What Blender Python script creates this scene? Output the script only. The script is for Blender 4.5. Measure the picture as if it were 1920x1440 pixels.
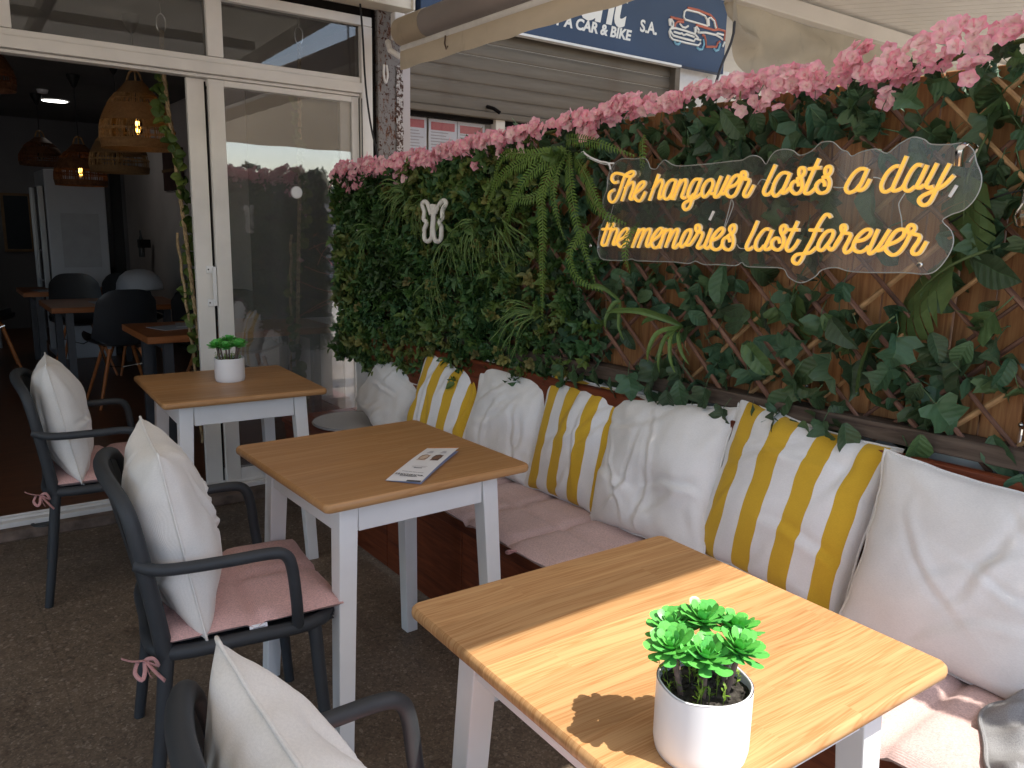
import bpy, math, random
from math import sin, cos, pi, radians
from mathutils import Vector, Matrix, noise
random.seed(7)
R = random.Random(11)
scn = bpy.context.scene
for o in list(bpy.data.objects):
    bpy.data.objects.remove(o, do_unlink=True)

# ------------------------------------------------------------------ camera
cd = bpy.data.cameras.new('camera')
cam = bpy.data.objects.new('camera', cd)
scn.collection.objects.link(cam)
YAW, PITCH, ROLL, FPX, CAM_H = 0.6386, 0.1935, 0.0227, 1491.1, 1.396
f_ = Vector((sin(YAW)*cos(PITCH), cos(YAW)*cos(PITCH), -sin(PITCH)))
r0 = Vector((cos(YAW), -sin(YAW), 0)); u0 = r0.cross(f_)
r_ = cos(ROLL)*r0 + sin(ROLL)*u0; u_ = -sin(ROLL)*r0 + cos(ROLL)*u0
cam.matrix_world = Matrix(((r_.x, u_.x, -f_.x, 0), (r_.y, u_.y, -f_.y, 0), (r_.z, u_.z, -f_.z, CAM_H), (0, 0, 0, 1)))
cd.sensor_width = 36; cd.lens = FPX/1920*36
cd.clip_start = 0.05; cd.clip_end = 500
scn.camera = cam

# ------------------------------------------------------------------ world, sun, exposure
SUN = Vector((0.035, -0.090, 0.150)).normalized()
w = bpy.data.worlds.new('World'); scn.world = w; w.use_nodes = True
nt = w.node_tree; bg = nt.nodes['Background']
sky = nt.nodes.new('ShaderNodeTexSky'); sky.sky_type = 'NISHITA'; sky.sun_disc = False
sky.sun_elevation = math.asin(SUN.z); sky.sun_rotation = math.atan2(SUN.x, SUN.y)
sky.air_density = 1.0; sky.dust_density = 1.6; sky.ozone_density = 0.6
nt.links.new(sky.outputs[0], bg.inputs[0]); bg.inputs[1].default_value = 0.15
sd = bpy.data.lights.new('sun', 'SUN'); sd.energy = 3.3; sd.angle = radians(0.53); sd.color = (1.0, 0.94, 0.84)
so = bpy.data.objects.new('sun', sd); scn.collection.objects.link(so)
so.rotation_euler = SUN.to_track_quat('Z', 'Y').to_euler(); so.location = (0, 0, 8)
scn.view_settings.view_transform = 'Standard'; scn.view_settings.look = 'None'
scn.view_settings.exposure = 1.24; scn.view_settings.gamma = 1.0
scn.view_settings.use_curve_mapping = False
scn.cycles.max_bounces = 8; scn.cycles.transparent_max_bounces = 16
scn.cycles.diffuse_bounces = 5; scn.cycles.glossy_bounces = 4
scn.cycles.sample_clamp_indirect = 6

COL = scn.collection
# ------------------------------------------------------------------ materials
MATS = {}
class NM:
    """tiny node-tree writer"""
    def __init__(s, name):
        s.m = bpy.data.materials.new(name); s.m.use_nodes = True; s.t = s.m.node_tree
        s.b = s.t.nodes['Principled BSDF']; MATS[name] = s.m
    def n(s, typ, **kw):
        nd = s.t.nodes.new(typ)
        for k, v in kw.items():
            if k.startswith('i_'):
                key = k[2:]; key = int(key) if key.isdigit() else key
                nd.inputs[key].default_value = v
            else: setattr(nd, k, v)
        return nd
    def l(s, a, b): s.t.links.new(a, b)
    def coord(s, kind='Object', scale=(1, 1, 1), rot=(0, 0, 0)):
        tc = s.n('ShaderNodeTexCoord'); mp = s.n('ShaderNodeMapping')
        mp.inputs['Scale'].default_value = scale; mp.inputs['Rotation'].default_value = rot
        s.l(tc.outputs[kind], mp.inputs['Vector']); return mp.outputs[0]
    def noise(s, vec, scale, detail=4, rough=.55, dist=0):
        nd = s.n('ShaderNodeTexNoise'); nd.inputs['Scale'].default_value = scale
        nd.inputs['Detail'].default_value = detail; nd.inputs['Roughness'].default_value = rough
        nd.inputs['Distortion'].default_value = dist
        if vec is not None: s.l(vec, nd.inputs['Vector'])
        return nd.outputs['Fac']
    def ramp(s, fac, stops):
        nd = s.n('ShaderNodeValToRGB'); el = nd.color_ramp.elements
        while len(el) < len(stops): el.new(0.5)
        for e, (p, c) in zip(el, stops):
            e.position = p; e.color = (c[0], c[1], c[2], 1) if hasattr(c, '__len__') else (c, c, c, 1)
        s.l(fac, nd.inputs[0]); return nd.outputs[0]
    def mix(s, fac, a, b, mode='MIX'):
        nd = s.n('ShaderNodeMix'); nd.data_type = 'RGBA'; nd.blend_type = mode
        for sock, v in ((nd.inputs[0], fac), (nd.inputs[6], a), (nd.inputs[7], b)):
            if hasattr(v, 'links'): s.l(v, sock)
            elif hasattr(v, '__len__'): sock.default_value = (v[0], v[1], v[2], 1)
            else: sock.default_value = v if sock.type == 'VALUE' else (v, v, v, 1)
        return nd.outputs[2]
    def math(s, op, a, b=0.0):
        nd = s.n('ShaderNodeMath'); nd.operation = op
        for sock, v in ((nd.inputs[0], a), (nd.inputs[1], b)):
            if hasattr(v, 'links'): s.l(v, sock)
            else: sock.default_value = v
        return nd.outputs[0]
    def col(s, c):
        if hasattr(c, 'links'): s.l(c, s.b.inputs['Base Color'])
        else: s.b.inputs['Base Color'].default_value = (c[0], c[1], c[2], 1)
    def rough(s, r):
        if hasattr(r, 'links'): s.l(r, s.b.inputs['Roughness'])
        else: s.b.inputs['Roughness'].default_value = r
    def spec(s, v): s.b.inputs['Specular IOR Level'].default_value = v
    def bump(s, h, strength=.3, dist=.002):
        nd = s.n('ShaderNodeBump'); nd.inputs['Strength'].default_value = strength; nd.inputs['Distance'].default_value = dist
        s.l(h, nd.inputs['Height']); s.l(nd.outputs[0], s.b.inputs['Normal'])

def simple(name, c, rough=.5, spec=.5, var=.12, nscale=9, bump=0, bscale=120, metal=0):
    m = NM(name); v = m.coord('Object')
    f = m.noise(v, nscale, 5)
    d = tuple(x*(1-var*1.6) for x in c); e = tuple(min(1, x*(1+var)) for x in c)
    m.col(m.ramp(f, [(.3, d), (.7, e)])); m.rough(rough); m.spec(spec); m.b.inputs['Metallic'].default_value = metal
    if bump: m.bump(m.noise(v, bscale, 4), bump, .001)
    return m

def fabric(name, c, thread=900, bump=.25, rough=.9, speck=.08, var=.06):
    m = NM(name); v = m.coord('Object')
    big = m.noise(v, 7, 3); fine = m.noise(m.coord('Object', (1, 1, 3.0)), 210, 3, .7)
    a = tuple(x*(1-var) for x in c); b = tuple(min(1, x*(1+var)) for x in c)
    base = m.ramp(big, [(.3, a), (.7, b)])
    sp = m.ramp(fine, [(.35, 1-speck*1.5), (.65, 1+speck*.3)])
    m.col(m.mix(1.0, base, sp, 'MULTIPLY')); m.rough(rough); m.spec(.15)
    m.b.inputs['Sheen Weight'].default_value = .15
    w1 = m.n('ShaderNodeTexWave'); w1.inputs['Scale'].default_value = thread/6; w1.inputs['Distortion'].default_value = 1.5
    m.l(m.coord('Object'), w1.inputs['Vector'])
    m.bump(m.math('ADD', w1.outputs['Fac'], fine), bump, .0006)
    return m

# pine table top: strips across local y, grain along local x
def pine(name, c1, c2, c3, strip=.072, rough=.38):
    m = NM(name); tc = m.n('ShaderNodeTexCoord'); sx = m.n('ShaderNodeSeparateXYZ'); m.l(tc.outputs['Object'], sx.inputs[0])
    oi = m.n('ShaderNodeObjectInfo')
    idx = m.math('FLOOR', m.math('DIVIDE', sx.outputs['Y'], strip))
    wn = m.n('ShaderNodeTexWhiteNoise'); wn.noise_dimensions = '2D'
    cb = m.n('ShaderNodeCombineXYZ'); m.l(idx, cb.inputs[0]); m.l(oi.outputs['Random'], cb.inputs[1]); m.l(cb.outputs[0], wn.inputs['Vector'])
    off = m.math('MULTIPLY', wn.outputs['Value'], 7.0)
    # finger joint: split each strip once along x
    half = m.math('GREATER_THAN', m.math('ADD', sx.outputs['X'], m.math('MULTIPLY', m.math('SUBTRACT', wn.outputs['Value'], .5), .5)), 0.05)
    off2 = m.math('ADD', off, m.math('MULTIPLY', half, 3.7))
    c2v = m.n('ShaderNodeCombineXYZ')
    m.l(m.math('MULTIPLY', sx.outputs['X'], .8), c2v.inputs[0])
    m.l(m.math('ADD', sx.outputs['Y'], off2), c2v.inputs[1]); m.l(off2, c2v.inputs[2])
    wob = m.noise(c2v.outputs[0], 1.5, 2, .5, .1)
    c3v = m.n('ShaderNodeCombineXYZ')
    m.l(m.math('MULTIPLY', sx.outputs['X'], .22), c3v.inputs[0])
    m.l(m.math('ADD', m.math('MULTIPLY', sx.outputs['Y'], 9.0), m.math('MULTIPLY', wob, .9)), c3v.inputs[1]); m.l(off2, c3v.inputs[2])
    g1 = m.noise(c3v.outputs[0], 11, 2, .5)
    g2 = m.noise(m.coord('Object', (1.1, 130, 30)), 4, 2, .6)
    rings = m.ramp(g1, [(.34, 0.0), (.46, .2), (.515, .95), (.56, .1), (.64, .75), (.68, .1)])
    base = m.mix(rings, c1, c2)
    tone = m.ramp(wn.outputs['Value'], [(0, .86), (.5, 1.0), (1, 1.1)])
    base = m.mix(1.0, base, tone, 'MULTIPLY')
    base = m.mix(m.ramp(g2, [(.45, 0.0), (.75, .28)]), base, c3)
    m.col(base); m.rough(m.ramp(g1, [(.3, rough-.05), (.7, rough+.1)])); m.spec(.35)
    m.bump(g2, .12, .0004)
    return m
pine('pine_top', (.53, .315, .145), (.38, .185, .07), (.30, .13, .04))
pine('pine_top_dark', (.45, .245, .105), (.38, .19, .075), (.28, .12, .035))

def planks(name, c1, c2, c3, axis='Z', rough=.6, scl=1.0):
    m = NM(name); oi = m.n('ShaderNodeObjectInfo')
    st = {'Z': (26, 26, 1.6), 'Y': (26, 1.6, 26), 'X': (1.6, 26, 26)}[axis]
    tc = m.n('ShaderNodeTexCoord'); va = m.n('ShaderNodeVectorMath'); va.operation = 'ADD'
    cb = m.n('ShaderNodeCombineXYZ'); m.l(m.math('MULTIPLY', oi.outputs['Random'], 13.0), cb.inputs[0]); m.l(m.math('MULTIPLY', oi.outputs['Random'], 7.0), cb.inputs[2])
    m.l(tc.outputs['Object'], va.inputs[0]); m.l(cb.outputs[0], va.inputs[1])
    mp = m.n('ShaderNodeMapping'); mp.inputs['Scale'].default_value = tuple(x*scl for x in st); m.l(va.outputs[0], mp.inputs['Vector'])
    g = m.noise(mp.outputs[0], 2.4, 5, .62, .9)
    kn = m.n('ShaderNodeTexVoronoi'); kn.inputs['Scale'].default_value = 1.0
    mp2 = m.n('ShaderNodeMapping'); s2 = {'Z': (9, 9, 3.2), 'Y': (9, 3.2, 9), 'X': (3.2, 9, 9)}[axis]; mp2.inputs['Scale'].default_value = s2
    m.l(va.outputs[0], mp2.inputs['Vector']); m.l(mp2.outputs[0], kn.inputs['Vector'])
    c = m.ramp(g, [(.3, c3), (.5, c1), (.68, c2)])
    c = m.mix(m.ramp(kn.outputs['Distance'], [(.05, .75), (.13, 0.0)]), c, tuple(x*.35 for x in c3))
    tone = m.ramp(oi.outputs['Random'], [(0, .72), (1, 1.2)])
    m.col(m.mix(1.0, c, tone, 'MULTIPLY')); m.rough(rough); m.spec(.3); m.bump(g, .25, .001)
    return m
planks('fence_wood', (.38, .175, .07), (.50, .26, .108), (.21, .083, .032))
planks('bench_wood', (.15, .036, .014), (.20, .052, .02), (.08, .018, .008), 'Y', .42)
planks('beam_wood', (.085, .062, .048), (.12, .09, .07), (.045, .03, .024), 'Y', .8)
planks('table_wood_inside', (.30, .10, .03), (.38, .14, .05), (.20, .06, .02), 'X', .45)
planks('chair_leg_wood', (.36, .12, .035), (.44, .16, .05), (.25, .08, .02), 'Z', .5)

simple('white_table_paint', (.80, .79, .78), .42, .4, .03, 6, .08, 60)
simple('chair_plastic', (.030, .034, .039), .55, .4, .08, 14, .22, 700)
simple('white_aluminium', (.80, .765, .715), .38, .5, .05, 5, .05, 30)
simple('old_white_paint', (.74, .71, .67), .6, .3, .10, 9, .3, 60)
simple('cream_fascia', (.72, .66, .55), .6, .3, .08, 3, .15, 40)
simple('black_cable', (.01, .01, .011), .5, .4, 0)
simple('black_gap', (.012, .010, .009), .9, .1, .1)
simple('white_plastic', (.82, .82, .82), .4, .5, .02)
simple('ceramic_white', (.80, .80, .82), .32, .5, .02, 4)
simple('chrome', (.75, .74, .72), .15, .5, .02, metal=1)
simple('dark_metal', (.05, .052, .06), .45, .5, .1)
simple('shell_plastic', (.022, .024, .028), .4, .5, .05)
simple('soil', (.060, .054, .048), .95, .1, .5, 120, .9, 160)
simple('stem_brown', (.17, .12, .10), .6, .3, .25, 90, .3, 300)
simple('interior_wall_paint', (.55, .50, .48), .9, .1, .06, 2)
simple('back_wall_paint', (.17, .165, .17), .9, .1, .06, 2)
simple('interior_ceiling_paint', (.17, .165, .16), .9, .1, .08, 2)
simple('fridge_panel', (.42, .44, .48), .5, .4, .06, 2)
simple('fridge_dark', (.02, .022, .025), .2, .5, .05)
simple('steel_frame', (.30, .31, .33), .35, .5, .05, metal=.6)
simple('paper_grey', (.36, .37, .40), .8, .2, .05)
simple('paper_white', (.78, .78, .80), .6, .3, .02)
simple('paper_blue', (.38, .42, .62), .6, .3, .02)
simple('print_black', (.03, .03, .035), .6, .3, .05)
simple('print_grey', (.30, .29, .32), .7, .3, .05)
simple('print_brown', (.22, .12, .08), .6, .3, .2, 200)
simple('print_tan', (.60, .47, .36), .6, .3, .15, 200)
simple('print_orange', (.75, .28, .07), .6, .3, .1)
simple('notice_red', (.62, .16, .17), .5, .4, .06, 60)
simple('notice_line', (.50, .45, .45), .6, .3, .1)
simple('sign_white', (.80, .78, .74), .5, .4, .03)
simple('sign_red', (.50, .14, .09), .5, .4, .05)
simple('sign_blue', (.22, .45, .58), .5, .4, .05)
simple('zip_white', (.85, .85, .86), .4, .4, .02)
simple('rope_jute', (.42, .30, .17), .9, .1, .3, 60, .8, 500)
simple('vine_rope_green', (.10, .13, .04), .7, .2, .3, 60)
simple('door_picture', (.06, .03, .025), .5, .3, .3)
simple('mirror_dark', (.03, .035, .04), .08, .6, .05)
simple('gold_frame', (.16, .09, .035), .5, .4, .2)
simple('bottle_glass', (.10, .11, .12), .08, .6, .05)
simple('roof_white', (.74, .70, .63), .75, .2, .06, 2, .1, 30)
simple('curb_stone', (.16, .115, .09), .75, .25, .35, 12, .4, 90)
simple('drain_metal', (.03, .03, .028), .5, .4, .2)
simple('petal_red', (.5, .02, .03), .6, .2, .2)
simple('cup_black', (.012, .012, .012), .5, .3, .05)
simple('grey_pad_piping', (.30, .29, .30), .8, .2, .05)
simple('pavement_concrete', (.42, .39, .35), .85, .2, .15, 1.5, .2, 40)
simple('wall_grey_plaster', (.40, .37, .34), .9, .1, .12, 3, .2, 30)

fabric('white_linen', (.78, .765, .75), speck=.05)
fabric('white_linen_cream', (.77, .74, .70), speck=.05)
fabric('pink_felt', (.74, .46, .43), 500, .5, .95, .18, .06)
fabric('bench_pink_felt', (.63, .45, .42), 500, .5, .95, .17, .06)
fabric('grey_pad_felt', (.47, .45, .44), 500, .4, .95, .12, .04)
fabric('pink_ribbon', (.50, .26, .25), 300, .2, .8, .1)
# stripes on the pillow's own uv
m = fabric('striped_linen', (.78, .77, .77), speck=.05)
uv = m.n('ShaderNodeUVMap'); sx = m.n('ShaderNodeSeparateXYZ'); m.l(uv.outputs[0], sx.inputs[0])
fr = m.math('FRACT', m.math('ADD', m.math('MULTIPLY', sx.outputs['X'], 4.0), .22))
st = m.math('GREATER_THAN', fr, .52)
prev = m.b.inputs['Base Color'].links[0].from_socket
yel = m.mix(1.0, prev, (.80, .50, .045), 'MULTIPLY')
m.col(m.mix(st, prev, yel))

# terry towel
m = NM('terry_towel'); v = m.coord('Object'); n1 = m.noise(v, 520, 3, .8); n2 = m.noise(v, 60, 3)
m.col(m.ramp(n1, [(.3, (.24, .24, .25)), (.7, (.48, .48, .49))])); m.rough(.98); m.spec(.05)
m.bump(m.math('ADD', n1, m.math('MULTIPLY', n2, .6)), 1.0, .004)

# terrazzo terrace
m = NM('terrazzo'); v = m.coord('Object')
vo = m.n('ShaderNodeTexVoronoi'); vo.inputs['Scale'].default_value = 95; m.l(v, vo.inputs['Vector'])
vo2 = m.n('ShaderNodeTexVoronoi'); vo2.inputs['Scale'].default_value = 210; m.l(v, vo2.inputs['Vector'])
chips = m.ramp(m.math('FRACT', m.math('MULTIPLY', vo.outputs['Color'], 1.0)), [(.0, (.040, .030, .022)), (.22, (.115, .087, .062)), (.62, (.165, .123, .088)), (.84, (.22, .167, .12)), (.97, (.45, .38, .31))])
c2 = m.ramp(vo2.outputs['Color'], [(.0, (.042, .032, .024)), (.3, (.13, .098, .07)), (.75, (.20, .15, .11)), (.95, (.44, .37, .29))])
c = m.mix(.5, chips, c2)
big = m.noise(v, 2.3, 5); c = m.mix(1.0, c, m.ramp(big, [(.25, .70), (.75, 1.22)]), 'MULTIPLY')
st = m.ramp(m.noise(m.coord('Object', (1, 1, 1)), 5.5, 6, .7, .8), [(.56, 0.0), (.66, .55)]); c = m.mix(st, c, (.052, .030, .019))
sx = m.n('ShaderNodeSeparateXYZ'); m.l(v, sx.inputs[0])
wb = m.math('MULTIPLY', m.noise(v, 9, 3), .012)
jx = m.math('LESS_THAN', m.math('ABSOLUTE', m.math('SUBTRACT', m.math('FRACT', m.math('DIVIDE', m.math('ADD', sx.outputs['X'], wb), 1.25)), .19)), .0022)
jy = m.math('LESS_THAN', m.math('ABSOLUTE', m.math('SUBTRACT', m.math('FRACT', m.math('DIVIDE', m.math('ADD', sx.outputs['Y'], wb), 1.6)), .62)), .0016)
c = m.mix(m.math('MULTIPLY', m.math('MAXIMUM', jx, jy), .22), c, (.03, .022, .016))
sp = m.ramp(m.noise(v, 34, 2, .4), [(.70, 0.0), (.74, .5)]); c = m.mix(sp, c, (.30, .25, .20))
m.col(c); m.rough(m.ramp(m.noise(v, 6, 4), [(.3, .42), (.7, .7)])); m.spec(.35); m.bump(m.noise(v, 160, 3), .15, .0008)

# interior floor
m = NM('interior_floor_wood'); v = m.coord('Object', (3, 22, 22)); g = m.noise(v, 2.0, 5, .6, .5)
m.col(m.ramp(g, [(.3, (.075, .026, .012)), (.7, (.14, .055, .024))])); m.rough(.35); m.spec(.3)

# shutter metal
m = NM('shutter_metal'); v = m.coord('Object', (.5, 1, 6)); g = m.noise(v, 4, 5, .65, .4)
c = m.ramp(g, [(.25, (.135, .112, .082)), (.75, (.20, .168, .128))])
st = m.ramp(m.noise(m.coord('Object', (1, 1, .6)), 2.2, 4), [(.55, 0), (.7, .6)]); c = m.mix(st, c, (.13, .095, .065))
m.col(c); m.rough(.6); m.spec(.3); m.b.inputs['Metallic'].default_value = .15

# rusty painted post
m = NM('rusty_paint'); v = m.coord('Object'); n1 = m.noise(m.coord('Object', (1, 1, .45)), 26, 6, .75, .3)
c = m.ramp(n1, [(.36, (.10, .035, .017)), (.415, (.16, .07, .04)), (.44, (.22, .205, .195)), (.75, (.27, .26, .255))])
n2 = m.noise(v, 55, 5, .7); c = m.mix(m.ramp(n2, [(.55, 0), (.60, 1)]), c, (.07, .028, .018))
m.col(c); m.rough(.8); m.spec(.25); m.bump(n1, .8, .004)
m = NM('flaking_paint'); v = m.coord('Object'); n1 = m.noise(v, 60, 6, .75)
c = m.ramp(n1, [(.44, (.05, .022, .015)), (.50, (.13, .07, .05)), (.52, (.50, .48, .46)), (.8, (.58, .56, .53))])
m.col(c); m.rough(.85); m.bump(n1, 1.0, .004)

# awning canvas (lets a little light through, as the cloth does)
def canvas(name, c, trans=.25):
    m = NM(name); v = m.coord('Object'); n1 = m.noise(m.coord('Object', (1, .6, 1.6)), 3.2, 5)
    col = m.ramp(n1, [(.3, tuple(x*.78 for x in c)), (.7, c)])
    n2 = m.noise(m.coord('Object', (3, 3, .7)), 5, 4, .6); col = m.mix(m.ramp(n2, [(.6, 0), (.78, .5)]), col, tuple(x*.55 for x in c))
    m.col(col); m.rough(.85); m.spec(.15)
    tr = m.n('ShaderNodeBsdfTranslucent'); m.l(col, tr.inputs[0])
    mx = m.n('ShaderNodeMixShader'); mx.inputs[0].default_value = trans
    out = m.t.nodes['Material Output']; m.l(m.b.outputs[0], mx.inputs[1]); m.l(tr.outputs[0], mx.inputs[2]); m.l(mx.outputs[0], out.inputs[0])
    m.bump(m.noise(v, 400, 2), .1, .0005)
canvas('awning_canvas', (.60, .50, .37), .22)
canvas('awning_grey_canvas', (.36, .315, .29), .12)
canvas('curtain_canvas', (.70, .63, .50), .35)
canvas('roof_canvas', (.72, .67, .58), .22)
simple('sign_navy', (.022, .048, .105), .5, .4, .12, 1.2)

# clear sheet materials
def glass(name, tint, refl, rough=0.0, boost=1.0, dust_haze=0.0):
    m = NM(name); t = m.t
    tr = m.n('ShaderNodeBsdfTransparent'); tr.inputs[0].default_value = (*tint, 1)
    gl = m.n('ShaderNodeBsdfGlossy'); gl.inputs['Roughness'].default_value = rough
    fr = m.n('ShaderNodeFresnel'); fr.inputs[0].default_value = 1.5
    fac = m.math('ADD', m.math('MULTIPLY', fr.outputs[0], boost), refl)
    mx = m.n('ShaderNodeMixShader'); m.l(fac, mx.inputs[0]); m.l(tr.outputs[0], mx.inputs[1]); m.l(gl.outputs[0], mx.inputs[2])
    last = mx.outputs[0]
    if dust_haze:  # even pale diffuse: dust plus reflective haze painted in
        df = m.n('ShaderNodeBsdfDiffuse'); df.inputs[0].default_value = (.62, .60, .57, 1); m2 = m.n('ShaderNodeMixShader')
        m.l(m.ramp(m.noise(m.coord('Object', (1, 1, .6)), 3, 4), [(.25, dust_haze*.75), (.75, dust_haze*1.25)]), m2.inputs[0]); m.l(last, m2.inputs[1]); m.l(df.outputs[0], m2.inputs[2]); last = m2.outputs[0]
    m.l(last, t.nodes['Material Output'].inputs[0]); return m
glass('window_glass', (.98, .98, .98), .12, 0, 1.1, .065)
glass('clear_glass', (.96, .96, .96), .02, 0, .6)
glass('transom_glass', (.72, .72, .72), .03, 0, .9, .03)
glass('notice_glass', (.95, .95, .95), .01, 0, .6)
m = glass('acrylic_sheet', (.975, .98, .98), .0, .05, .5, .04)  # the diffuse share here paints the sheet's reflective haze
m = NM('acrylic_edge'); m.col((.42, .44, .42)); m.rough(.25)

m = NM('neon_amber'); m.col((.88, .50, .06)); m.rough(.34); m.b.inputs['Emission Color'].default_value = (1.0, .56, .10, 1); m.b.inputs['Emission Strength'].default_value = .22
m = NM('neon_side'); m.col((.88, .76, .58)); m.rough(.35); m.b.inputs['Emission Color'].default_value = (1.0, .6, .2, 1); m.b.inputs['Emission Strength'].default_value = .06
m = NM('neon_white'); m.col((.74, .72, .68)); m.rough(.4)
m = NM('bulb_filament'); m.col((1, .7, .3)); m.b.inputs['Emission Color'].default_value = (1, .62, .18, 1); m.b.inputs['Emission Strength'].default_value = 5
m = NM('downlight_glow'); m.col((1, 1, 1)); m.b.inputs['Emission Color'].default_value = (1, .98, .93, 1); m.b.inputs['Emission Strength'].default_value = 5
m = glass('bulb_glass', (1, .85, .6), .04)

# woven cane
m = NM('cane_weave'); v = m.coord('Object', (1, 1, 1)); w1 = m.n('ShaderNodeTexWave'); w1.bands_direction = 'Z'; w1.inputs['Scale'].default_value = 48; w1.inputs['Distortion'].default_value = 1; m.l(v, w1.inputs['Vector'])
n1 = m.noise(v, 60, 4); c = m.ramp(m.math('MULTIPLY', m.math('ADD', w1.outputs['Fac'], n1), .5), [(.3, (.16, .085, .035)), (.7, (.42, .26, .12))])
m.col(c); m.rough(.7); m.bump(w1.outputs['Fac'], .8, .003)
tr = m.n('ShaderNodeBsdfTranslucent'); m.l(c, tr.inputs[0]); mx = m.n('ShaderNodeMixShader'); mx.inputs[0].default_value = .3
m.l(m.b.outputs[0], mx.inputs[1]); m.l(tr.outputs[0], mx.inputs[2]); m.l(mx.outputs[0], m.t.nodes['Material Output'].inputs[0])
simple('cane', (.36, .21, .09), .7, .2, .3, 40)
simple('cane_dark', (.16, .06, .025), .7, .2, .3, 40)

# leaves: uv.x = distance from midrib (0..1), attribute 'var' = per leaf random
def leafmat(name, stops, vein=(.2, .28, .12), rough=.5, spec=.35, veinw=.06, tip=None, trans=.12):
    m = NM(name)
    uv = m.n('ShaderNodeUVMap'); sx = m.n('ShaderNodeSeparateXYZ'); m.l(uv.outputs[0], sx.inputs[0])
    at = m.n('ShaderNodeAttribute'); at.attribute_name = 'var'; oi = m.n('ShaderNodeObjectInfo')
    rnd = m.math('FRACT', m.math('ADD', at.outputs['Fac'], m.math('MULTIPLY', oi.outputs['Random'], 1.0)))
    c = m.ramp(rnd, stops)
    n1 = m.noise(m.coord('Object'), 60, 3); c = m.mix(1.0, c, m.ramp(n1, [(.3, .85), (.7, 1.12)]), 'MULTIPLY')
    if tip: c = m.mix(m.ramp(sx.outputs['Y'], [(.35, 0), (1, 1)]), c, tip)
    c = m.mix(m.ramp(sx.outputs['X'], [(0, .7), (veinw, 0)]), c, vein)
    # side veins running out from the midrib, as relief and a faint paler line
    vv = m.math('SINE', m.math('ADD', m.math('MULTIPLY', sx.outputs['Y'], 44.0), m.math('MULTIPLY', sx.outputs['X'], -9.0)))
    if name in ('ivy_leaf', 'monstera_leaf', 'pod_leaf'):
        c = m.mix(m.ramp(vv, [(.90, 0.0), (1.0, .30)]), c, vein)
        edge = m.noise(m.coord('Object', (1, 1, 1)), 14, 3); c = m.mix(m.ramp(edge, [(.60, 0.0), (.72, .35)]), c, (.12, .12, .04))
        m.bump(m.math('ADD', vv, m.math('MULTIPLY', n1, 2.0)), .35, .0012)
    m.col(c); m.rough(m.ramp(n1, [(.3, rough-.08), (.7, rough+.12)])); m.spec(spec)
    tr = m.n('ShaderNodeBsdfTranslucent'); m.l(c, tr.inputs[0]); mx = m.n('ShaderNodeMixShader'); mx.inputs[0].default_value = trans
    m.l(m.b.outputs[0], mx.inputs[1]); m.l(tr.outputs[0], mx.inputs[2]); m.l(mx.outputs[0], m.t.nodes['Material Output'].inputs[0])
    return m
leafmat('ivy_leaf', [(0, (.042, .072, .040)), (.35, (.060, .108, .046)), (.7, (.050, .118, .070)), (1, (.085, .150, .052))], (.09, .17, .08), .42)
leafmat('monstera_leaf', [(0, (.066, .118, .038)), (1, (.09, .145, .048))], (.10, .15, .06), .5)
leafmat('box_leaf', [(0, (.034, .066, .020)), (.25, (.055, .125, .026)), (.45, (.045, .115, .045)), (.65, (.10, .165, .034)), (.85, (.15, .155, .045)), (1, (.085, .17, .03))], (.08, .12, .05), .45)
leafmat('pod_leaf', [(0, (.17, .17, .045)), (.6, (.22, .21, .06)), (1, (.14, .12, .05))], (.3, .28, .12), .5)
leafmat('fern_leaf', [(0, (.11, .20, .035)), (.5, (.145, .24, .045)), (1, (.10, .18, .045))], (.18, .26, .08), .5)
leafmat('fern_dark_leaf', [(0, (.045, .11, .04)), (1, (.07, .14, .05))], (.06, .1, .05), .5)
leafmat('grass_blade', [(0, (.075, .14, .04)), (.6, (.13, .22, .055)), (1, (.17, .25, .08))], (.09, .15, .05), .45)
leafmat('strap_leaf', [(0, (.12, .20, .05)), (1, (.09, .16, .045))], (.06, .1, .03), .4)
leafmat('rope_leaf', [(0, (.045, .085, .020)), (.5, (.08, .13, .025)), (1, (.13, .17, .03))], (.13, .17, .06), .5)
leafmat('rosette_leaf', [(0, (.12, .48, .08)), (.5, (.15, .54, .10)), (1, (.11, .46, .12))], (.20, .58, .16), .34, .5, .05, tip=(.15, .60, .12), trans=.2)
leafmat('moss_sprig', [(0, (.13, .24, .02)), (1, (.22, .34, .03))], (.2, .3, .05), .6)
leafmat('petal_pink', [(0, (.66, .17, .26)), (.5, (.70, .24, .32)), (1, (.74, .34, .40))], (.74, .46, .42), .6, .2, .0, tip=(.62, .12, .22), trans=.3)
# petals are pale at the middle
m = leafmat('flower_petal', [(0, (.90, .33, .46)), (.5, (.93, .45, .57)), (1, (.95, .62, .68))], (.96, .86, .76), .6, .2, .85, trans=.25)
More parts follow.
